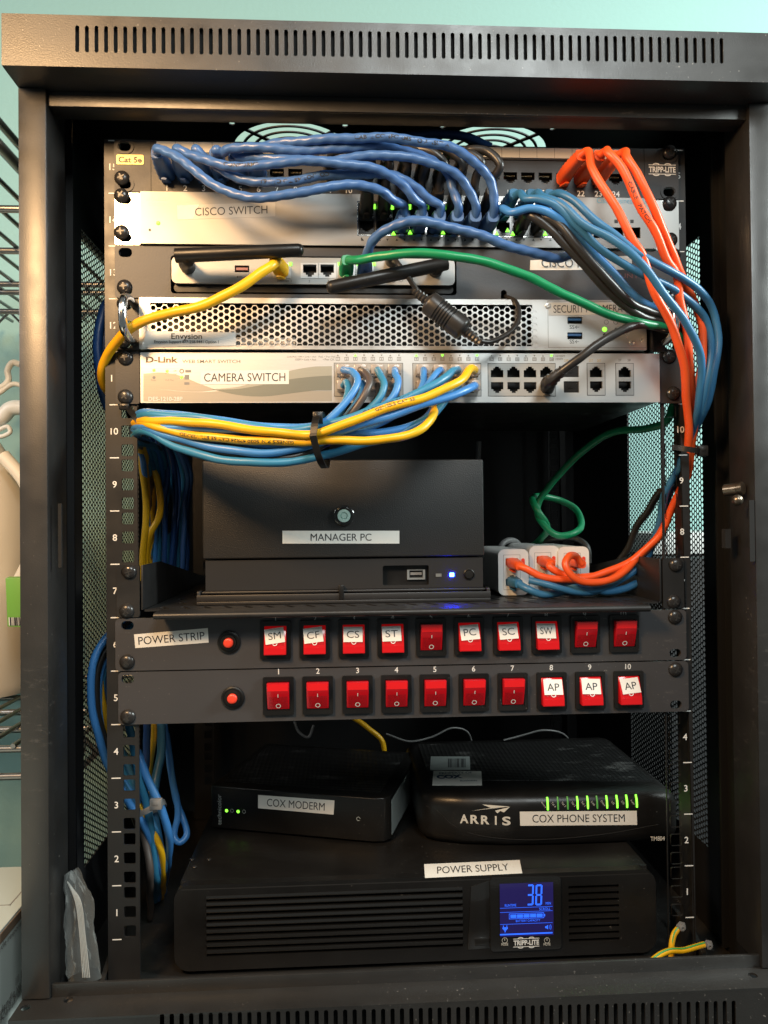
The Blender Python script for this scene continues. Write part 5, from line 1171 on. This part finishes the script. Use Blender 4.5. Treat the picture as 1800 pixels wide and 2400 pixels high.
bun('black cable from the lower row, showing at the bottom of the bundle', (G1, 2, 1), [(890, 915, -26), (885, 935, -34), (860, 970, -40), (810, 1010, -46)]+leftrun(1066, 1070, 1052, 1006, -2, dn(5)), 'cable_black', 3.1)
bun('light blue cable from the fourth lower port, deep inside the bundle', (G1, 3, 1), [(928, 912, -24), (922, 935, -32), (895, 968, -38), (830, 1005, -44)]+leftrun(1022, 1016, 1000, 990, 14, dn(3)), 'blue_light')
bun('light blue cable from the ninth lower port, deep inside the bundle', (G2, 0, 1), [(985, 925, -26), (960, 955, -36), (905, 992, -44), (830, 1022, -50)]+leftrun(1056, 1066, 1056, 1006, 2, dn(1)), 'blue_light') if False else None
c0 = A(752, 1030, -58)
tie('black cable tie round the middle of the bundle below the web switch, with upright head', [c0+Vector((-5, -23, 0)), c0+Vector((-3, -17, 13)), c0+Vector((0, 0, 20)), c0+Vector((3, 17, 12)), c0+Vector((4, 18, -12)), c0+Vector((3, 2, -21)), c0+Vector((-1, -15, -15))], 5.2, 'black_plastic', (745, 980, -70), (7.5, 6, 9))
tie('black cable tie fixing the bundle to a left rail hole under the web switch', [(300, 955, -4), (308, 968, -8), (322, 985, -12), (332, 1004, -12), (336, 1018, -4), (325, 1010, 14), (306, 980, 14)], 4.6, 'black_plastic', (292, 954, -5), (8, 5, 5))
tie('black cable tie holding the orange and blue bundle to the right rail', [(1578, 1048, -4), (1605, 1052, -12), (1632, 1056, -14), (1644, 1058, -4), (1640, 1060, 16), (1605, 1058, 20), (1580, 1052, 10)], 4.6, 'black_plastic', (1646, 1057, -10), (8, 6, 9))
# printed writing along three cables
def cabletext(parent, path, r, txt, s0, h, m='ink', ang=0., rev=False, parent_label=None):
    vs, fs, a, b, c, d_ = font_geo(txt, .02); k = h/(d_-c); L_ = [0.]
    for p, q in zip(path, path[1:]): L_.append(L_[-1]+(q-p).length)
    out = []
    for v in vs:
        s = s0+(v.x-a)*k*1.25; s = min(max(s, 0), L_[-1]-.01)
        if rev: s = 2*s0-s
        i = max(j for j in range(len(L_)-1) if L_[j] <= s) if s > 0 else 0
        f = (s-L_[i])/max(L_[i+1]-L_[i], 1e-6); p = path[i].lerp(path[i+1], f)
        t = (path[min(i+1, len(path)-1)]-path[i]).normalized(); to = (CP-p).normalized(); n_ = (to-t*to.dot(t)).normalized(); up = n_.cross(t)*(1 if not rev else 1)
        th = ((v.y-(c+d_)/2)*k)/r*(-1 if rev else 1)+ang
        out.append(p+n_*(r+.08)*math.cos(th)+up*(r+.08)*math.sin(th))
    MB().add(out, fs).build('printed_writing', m, parent, fix=False)
def find(lbl): return next(o for o in bpy.data.objects if o.get('label') == lbl)
o = find('yellow cable with printed writing, the lower of the two in the bundle'); cabletext(o, YP2, 3.35, 'GENESIS P/N 5020 4PR24 CAT 5E ETL VERIFIED', 165, 2.6, rev=False, ang=.2)
o = find('teal cable with printed writing slanting under the port block')
pth_ = catmull([A(1060, 872, -36), A(1045, 885, -46), A(1005, 908, -54), A(945, 935, -60), A(880, 958, -62), A(810, 984, -62)], 8)
cabletext(o, pth_[::-1], 3.3, 'CAT5E UTP 350MHz ETL', 14, 3.0, ang=.1)
cabletext(find('bright blue cable from the last lower port, just under the upper yellow one'), BP[20:64][::-1], 3.3, 'ETL VERIFIED TO 568A', 5, 2.8, ang=.1)

for lb, tx, s0, h, ang, rev in (('blue cable from patch port 6, topmost arc of the blue sheaf', 'CABLE CONFORMS TO ANSI/TIA', 95, 3.0, .3, False),
        ('blue cable from patch port 3, half hidden behind the front two', 'CONFORMS TO CAT 6A', 70, 3.0, .2, True),
        ('blue cable from patch port 2, sagging just above the port 1 cable', 'CONFORMS', 60, 3.0, .4, False),
        ('orange cable from the middle orange patch plug with printed writing', 'CABLE   PATCH', 52, 3.0, .1, False),
        ('orange cable from the middle orange patch plug with printed writing', 'TIA/EIA COMPLIANT', 515, 2.8, .1, False),
        ('yellow cable from the last upper port, the higher of the two in the bundle', 'GENESIS CAT 5E', 60, 2.6, -.5, True)):
    o_, pa, r_ = PATHS[lb]; cabletext(o_, pa, r_, tx, s0 if not rev else s0+60, h, ang=ang, rev=rev)
# --- cables hanging behind the left rail
G6 = 'cables hanging in the shadow between left rail and PC'
for lab, m_, pts in (('yellow cable hanging straight down just inside the left rail', 'yellow', [(332, 1040, 120), (337, 1130, 135), (342, 1200, 138), (338, 1270, 140), (334, 1360, 145)]),
                     ('yellow cable curving out like a bow behind the left rail', 'yellow', [(345, 1085, 140), (366, 1115, 146), (378, 1170, 148), (370, 1215, 150), (352, 1250, 150), (342, 1290, 152), (340, 1360, 155)])):
    cable(lab, pts, 3.4, m_)
for i in range(12):
    u = 345+i*9; dd = 165+(i*37 % 60)
    cable('blue cable hanging in the shadow between left rail and desktop PC', [(342+i*6, 1020, dd-20), (u+3, 1110, dd), (u+6*math.sin(i), 1190, dd+6), (u-4, 1270, dd+8), (u-8, 1375, dd+10)], 2.9, 'blue_dark' if i % 3 else 'blue_teal', G6)  # mostly dark blue: the shade in this gap is put into their colour
G7 = 'lower left bundle behind the rail'
low = [('outermost blue cable bowing out left of the rail beside the power strips', 'blue_bright', [(300, 1440, 60), (262, 1480, 44), (228, 1530, 34), (212, 1590, 30), (216, 1660, 30), (236, 1740, 32), (262, 1810, 34), (300, 1880, 40), (345, 1950, 46), (372, 2020, 60), (372, 2080, 110), (372, 2120, 190)], 3.4),
       ('black cable bowing out just inside the outermost blue one', 'cable_black', [(305, 1450, 66), (270, 1490, 52), (238, 1540, 44), (226, 1600, 40), (232, 1680, 40), (254, 1760, 42), (280, 1830, 46), (312, 1900, 52), (336, 1975, 56), (350, 2065, 60), (352, 2100, 110), (356, 2130, 190)], 3.2),
       ('yellow cable bowing out left of the rail, between the blue ones', 'yellow', [(300, 1460, 72), (264, 1500, 60), (242, 1550, 54), (238, 1620, 52), (250, 1700, 52), (278, 1790, 54), (318, 1870, 52), (350, 1930, 50), (372, 1985, 50), (382, 2040, 70), (380, 2090, 130), (376, 2120, 210)], 3.0),
       ('inner blue cable bowing out left of the rail beside the power strips', 'blue_light', [(310, 1470, 76), (280, 1510, 66), (262, 1560, 60), (258, 1640, 58), (270, 1720, 58), (300, 1800, 58), (335, 1880, 54), (368, 1960, 52), (384, 2030, 74), (380, 2080, 140), (378, 2110, 220)], 3.4),
       ('teal cable behind the square rail holes beside the modem', 'blue_teal', [(300, 1690, 40), (312, 1740, 40), (322, 1800, 42), (338, 1870, 44), (355, 1950, 48), (366, 2050, 64), (364, 2100, 130), (364, 2130, 200)], 3.5),
       ('bright blue cable running over the lower left cable tie', 'blue_bright', [(322, 1760, 46), (345, 1820, 42), (368, 1880, 38), (392, 1940, 42), (398, 1990, 60), (388, 2050, 110), (382, 2110, 200)], 3.5),
       ('grey black cable hanging lowest out of the lower left bundle', 'cable_brown', [(318, 1880, 56), (330, 1930, 50), (342, 1990, 46), (352, 2040, 44), (352, 2090, 70), (352, 2150, 110)], 3.2),
       ('blue cable hanging in a narrow loop on the floor beside the modem', 'blue_bright', [(385, 1700, 130), (398, 1780, 130), (410, 1850, 128), (416, 1910, 124), (408, 1960, 118), (420, 1975, 116), (436, 1960, 120), (430, 1920, 128), (412, 1870, 134), (400, 1800, 140), (390, 1720, 146)], 3.2),
       ('dim yellow cable behind the rail under the lower power strip', 'yellow', [(362, 1690, 120), (360, 1740, 118), (352, 1800, 112), (345, 1860, 100)], 3.0),
       ('dim blue cable behind the rail under the lower power strip', 'blue_light', [(378, 1690, 120), (378, 1760, 116), (366, 1830, 104), (360, 1900, 86), (372, 1980, 90), (372, 2060, 140), (372, 2120, 220)], 4.2),
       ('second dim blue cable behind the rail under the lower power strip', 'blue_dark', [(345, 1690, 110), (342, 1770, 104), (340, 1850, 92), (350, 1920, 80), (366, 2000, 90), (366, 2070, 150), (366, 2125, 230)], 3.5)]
for i, (lab, m_) in enumerate((('blue cable packed second from the outside of the bundle left of the rail', 'blue_light'), ('bright blue cable packed third from the outside of the bundle left of the rail', 'blue_bright'), ('teal cable packed innermost in the bundle left of the rail', 'blue_teal'), ('dark blue cable at the back of the bundle left of the rail', 'blue_dark'))):
    d_ = 8+i*9
    low.append((lab, m_, [(303+i*3, 1445+i*6, 64+d_*.5), (262+d_, 1490, 50+d_*.5), (222+d_, 1560, 42+d_*.5), (214+d_, 1630, 40+d_*.5), (226+d_, 1720, 42+d_*.5), (262+d_, 1810, 44+d_*.4), (312+d_*.8, 1890, 46+d_*.3), (346+d_*.6, 1960, 56), (364+d_*.3, 2030, 84), (366+d_*.2, 2110, 190)], 3.2))
for lab, m_, pts, r_ in low: cable(lab, pts, r_, m_, G7)
tie('grey cable tie round the lower left bundle beside the number 3', [(318, 1912, 26), (345, 1900, 22), (372, 1885, 24), (384, 1880, 44), (380, 1890, 70), (345, 1905, 76), (320, 1915, 60)], 5, 'port_grey', (366, 1884, 22), (10, 5, 9))
# dim cords behind the devices
for lab, m_, pts, r_ in (('yellow cord falling behind the modem under the lower power strip', 'yellow', [(825, 1680, 330), (860, 1704, 328), (895, 1735, 326), (905, 1790, 324)], 3.2),
                         ('grey cord arching behind the phone modem, nearer the rack middle', 'cable_grey', [(905, 1720, 250), (960, 1738, 246), (1010, 1728, 250), (1060, 1706, 256), (1095, 1715, 262), (1110, 1760, 268)], 1.1),
                         ('grey cord arching behind the phone modem, nearer the right rail', 'cable_grey', [(1180, 1735, 240), (1230, 1722, 246), (1275, 1712, 250), (1320, 1720, 256), (1345, 1750, 262)], 1.1),
                         ('thin pale cord looping behind the modem top', 'cable_grey', [(690, 1690, 260), (700, 1715, 258), (722, 1728, 256), (735, 1700, 258)], 1.5),
                         ('thick grey cord behind the left injector', 'cable_grey', [(1172, 1300, 150), (1178, 1275, 160), (1205, 1268, 170), (1225, 1285, 178)], 3.2),
                         ('black cord arching over the right injector', 'cable_black', [(1250, 1290, 190), (1290, 1268, 180), (1345, 1262, 170), (1375, 1280, 160), (1380, 1320, 158)], 3.2),
                         ('black cord falling inside the right perforated panel', 'cable_black', [(1549, 1150, 60), (1520, 1195, 90), (1490, 1240, 110), (1468, 1290, 120), (1440, 1330, 130)], 3.4)):
    cable(lab, pts, r_, m_, None, 'cord', 'cord')
MB().cyl(A(1122, 1035, 240), A(1120, 1110, 240), 3.2).build('rod', 'cable_grey', None, smooth=True)
tag(find_ := bpy.data.objects['rod'], 'thin upright grey rod in the dark behind the desktop PC', 'rod')
# --- green and yellow earth wires
for lab, pts, lug in (('yellow earth wire falling from the upper bolt at the right rail foot', [(1590, 2176, 0), (1580, 2190, -2), (1575, 2212, -4), (1574, 2250, -6), (1574, 2270, -8)], (1596, 2171, -1)),
                      ('yellow and green earth wire reaching right to the corner bolt', [(1650, 2214, -12), (1632, 2219, -14), (1605, 2226, -16), (1572, 2227, -18), (1548, 2237, -20), (1528, 2252, -22), (1500, 2275, -22)], (1659, 2214, -10))):
    o, pt_ = cable(lab, pts, 2.5, 'yellow', 'earth wires', 'earth_wire', 'wire')
    st = [p+Vector((0, -1.2, 2.2)) for p in pt_]; MB().tube(st, .75, 6).build('stripe', 'green_stripe', o, smooth=True)
    c = A(*lug); b = MB(); b.lathe(c, [(4.4, 0), (4.4, .8), (2.9, 1.0), (2.9, 3.4), (2.2, 3.8), (1.2, 3.8), (1.2, 2.8), (0, 2.8)], n=6); b.cyl(pt_[0], c, 2.4, 2.0, 12); b.build('ring_lug', 'port_grey', o, smooth=True)
# ================================================================== OUTSIDE, SEEN THROUGH THE PERFORATED PANELS
a_, b_ = AX(1620, 1215, 380).z, AX(1620, 1290, 380).z
o = MB().box(340, 640, 300, 470, b_-6, a_-18).build('carton', 'white_plastic', None, bevel=2); tag(o, 'white box glimpsed through the right perforated panel, outside the cabinet', 'box')
o = MB().box(335, 660, 240, 488, -1200, b_-8).build('crate', 'dark_crate', None, bevel=2); tag(o, 'dark crate under the white box, glimpsed through the right perforated panel', 'crate')
# ================================================================== LEFT OF THE CABINET
ws = thing('wire_shelf', 'chrome wire shelf above, seen from below left of the cabinet', 'shelf', (-480, 200, 634))
zs = 634.
MB_ = MB()
for i, (vv) in enumerate((490, 588, 666, 685, 730)):
    p = AZ(20, vv, zs-5) if i < 4 else AZ(20, vv, zs-30)
    MB().cyl((-325, p.y, p.z), (-700, p.y, p.z), 3.4, n=12).build('cross_rod', 'wire_metal', ws, smooth=True)
for i in range(13):
    x = -312-i*26; MB().cyl((x, -70, zs), (x, 455, zs), 2.2 if i else 4.5, n=10).build('wire', 'wire_metal', ws, smooth=True)
MB().cyl((-318, -60, zs+25), (-318, 450, zs+25), 3.4, n=10).build('side_rail', 'wire_metal', ws, smooth=True)
zz = MB()
p0 = AZ(42, 690, zs-8); zz.tube([Vector((-318-k*26, 400, zs-2 if k % 2 else zs-28)) for k in range(14)], 2.2, 8); zz.build('truss', 'wire_metal', ws, smooth=True)
w2 = thing('wire_shelf', 'chrome wire shelf below the cream jug, seen from above left of the cabinet', 'shelf', (-480, 280, 128))
zs2 = 128.
for yy in (110, 180, 255, 330, 400, 455): MB().cyl((-322, yy, zs2), (-720, yy, zs2), 3.6, n=12).build('cross_rod', 'wire_metal', w2, smooth=True)
for i in range(14): MB().cyl((-318-i*27, 105, zs2+4), (-318-i*27, 458, zs2+4), 2.4, n=10).build('wire', 'wire_metal', w2, smooth=True)
MB().cyl((-314, 100, zs2-24), (-314, 458, zs2-24), 3.4, n=12).cyl((-314, 102, zs2-24), (-720, 102, zs2-24), 3.4, n=12).build('lower_rail', 'wire_metal', w2, smooth=True)
z3 = MB(); z3.tube([Vector((-314, 110+k*28, zs2 if k % 2 else zs2-24)) for k in range(13)], 2.6, 8); z3.build('truss', 'wire_metal', w2, smooth=True)
# hanging hooks, jug, pouch, carton
def blob(path, rs, n=14):
    b = MB(); return b.tube(catmull(path, 8), (lambda t: rs[0]+(rs[1]-rs[0])*t) if isinstance(rs, tuple) else rs, n)
o = blob([A(48, 855, 400), A(30, 850, 400), A(18, 868, 400), A(20, 890, 400), A(8, 905, 398), A(-20, 915, 396)], 4.2).build('plastic_hook', 'cream', None, smooth=True)
MB().tube(catmull([A(55, 905, 398), A(32, 900, 398), A(16, 908, 398), A(0, 920, 396), A(-30, 935, 396)], 6), 3.4, 12).build('lower_prong', 'cream', o, smooth=True); tag(o, 'cream plastic hook against the teal wall, upper of the pair', 'hook')
o = blob([A(55, 955, 380), A(25, 958, 380), A(2, 980, 380), A(-25, 985, 380)], 10).build('plastic_bag', 'white_plastic', None, smooth=True); tag(o, 'small white plastic bag bulging beside the left post', 'bag')
o = blob([A(-10, 1012, 378), A(18, 1000, 378), A(24, 1012, 378), A(8, 1022, 378), A(-15, 1024, 378)], 3).build('plastic_hook', 'white_plastic', None, smooth=True); tag(o, 'white plastic hook loop just under the small white bag', 'hook')
jb = A(-45, 1300, 330); zj = zs2+7
b = MB(); hj = A(0, 1035, 330).z-zj
b.lathe((jb.x, 330, zj), [(40, 0), (60, 3), (66, 16), (67, hj*.55), (64, hj*.72), (50, hj*.86), (34, hj*.94), (22, hj), (0, hj+1)], ax=(0, 0, 1), n=40)
o = b.build('jug', 'cream', None, smooth=True); tag(o, 'large cream plastic jug standing on the lower wire shelf', 'jug')
pth = catmull([Vector((jb.x+50, 280, zj+hj*.93)), Vector((jb.x+82, 272, zj+hj*.8)), Vector((jb.x+84, 272, zj+hj*.55)), Vector((jb.x+62, 280, zj+hj*.42))], 8); MB().tube(pth, 8, 14).build('handle', 'cream', o, smooth=True)
P = [A(15, 1352, 215), A(62, 1352, 215), A(66, 1472, 215), A(20, 1470, 215)]
b = MB(); b.rings([[p+Vector((0, 6, 0)) for p in P], [p.lerp(sum(P, Vector())/4, .04)+Vector((0, -4, 0)) for p in P]]).rings([[p+Vector((0, 6.1, 0)) for p in P], [p.lerp(sum(P, Vector())/4, .04)+Vector((0, 16, 0)) for p in P]])
o = b.build('pouch', 'pouch', None, bevel=.8); tag(o, 'green pouch with a barcode beside the cream jug', 'pouch')
P2 = [A(20, 1447, 210.6), A(62, 1447, 210.6), A(63, 1466, 210.6), A(21, 1466, 210.6)]; MB().poly(P2[::-1]).build('barcode_patch', 'white_plastic', o, fix=False)
t = MB()
for i in range(15):
    f = .06+.06*i; a_, b_ = P2[0].lerp(P2[1], f), P2[3].lerp(P2[2], f); w_ = random.choice((.5, .9, 1.4)); t.poly([b_+Vector((0, -.2, 0)), b_+Vector((w_, -.2, 0)), a_+Vector((w_, -.2, 0)), a_+Vector((0, -.2, 0))])
t.build('barcode', 'ink', o, fix=False)
# carton low on the left: corner towards the cabinet
e0, e1 = AX(0, 2188, -318), AX(58, 2110, -318); zt2 = (e0.z+e1.z)/2; yb_ = AZ(40, 2030, zt2).y
xr_ = -318.
o = MB().box(-700, xr_, -420, yb_, -1200, zt2).build('carton', 'carton', None, bevel=1.5); tag(o, 'pale carton with printed lines low on the left beside the cabinet', 'carton')
b = MB(); b.box(xr_-1, xr_+.6, -418, yb_-2, zt2-9, zt2-2); b.build('torn_edge', 'carton_edge', o)
t = MB()
for tx, (u, v), L_ in (('Recycle responsibly', (24, 2195), 62), ('This side up', (38, 2330), 60), ('Keep dry', (32, 2348), 46), ('Handle with care', (42, 2312), 66), ('||| ||||| |||', (55, 2275), 30)):
    p = AX(u, v, xr_+.7); t.text(tx, p, L_, 6., Vector((0, 1, 0)), ZA, off=.2)
t.build('printing', 'ink_grey', o, fix=False)
p = AZ(10, 2082, zt2); t = MB(); t.box(p.x-24, p.x+18, p.y-30, p.y-29, zt2, zt2+.2).box(p.x+17, p.x+18, p.y-30, p.y+10, zt2, zt2+.2).build('tape_line', 'ink_grey', o)
# ---------------- clear bag of ties in the lower left corner
def zb(): 
    rnd = random.Random(11); o = []
    L_ = [(152, 2050), (150, 2130), (152, 2210), (158, 2295)]; R_ = [(178, 2036), (212, 2100), (222, 2200), (240, 2290)]
    Lp = catmull([A(*q, -25) for q in L_], 8); Rp = catmull([A(*q, -18) for q in R_], 8); nn = min(len(Lp), len(Rp)); m_ = 16; rg = []
    for i in range(nn):
        f = []; l, r_ = Lp[i], Rp[i]; t = i/(nn-1)
        for j in range(2*m_):
            s = j/(m_-1) if j < m_ else (2*m_-1-j)/(m_-1)
            sgn = -1 if j < m_ else 1
            fat = (2+10*t)*math.sin(math.pi*s)**.8
            wr = 1.2*math.sin(s*19+t*5+sgn)+1.2*math.sin(s*8-t*16)+1.1*abs(math.sin(s*13+t*23))+1.1*rnd.uniform(-1, 1)
            p = l.lerp(r_, s)+Vector((.5*wr, sgn*fat+wr*math.sin(math.pi*s), .3*wr)); f.append(p)
        rg.append(f)
    return MB().rings(rg, False)
o = zb().build('plastic_bag', 'clear_bag', None, smooth=True, fix=False); tag(o, 'crumpled clear plastic bag of pale ties in the lower left corner', 'bag')
for k in range(5):
    pts = [A(158+k*2.2, 2066+k*3, -22+k*.6), A(176+k*3, 2110, -21+k*.6), A(186+k*3, 2180, -20+k*.7), A(194+k*4, 2290, -19+k*.7)]
    MB().loft(catmull(pts, 6), [(1.7, .9), (1.7, .9)]).build('loose_tie', 'tie_clear', o)
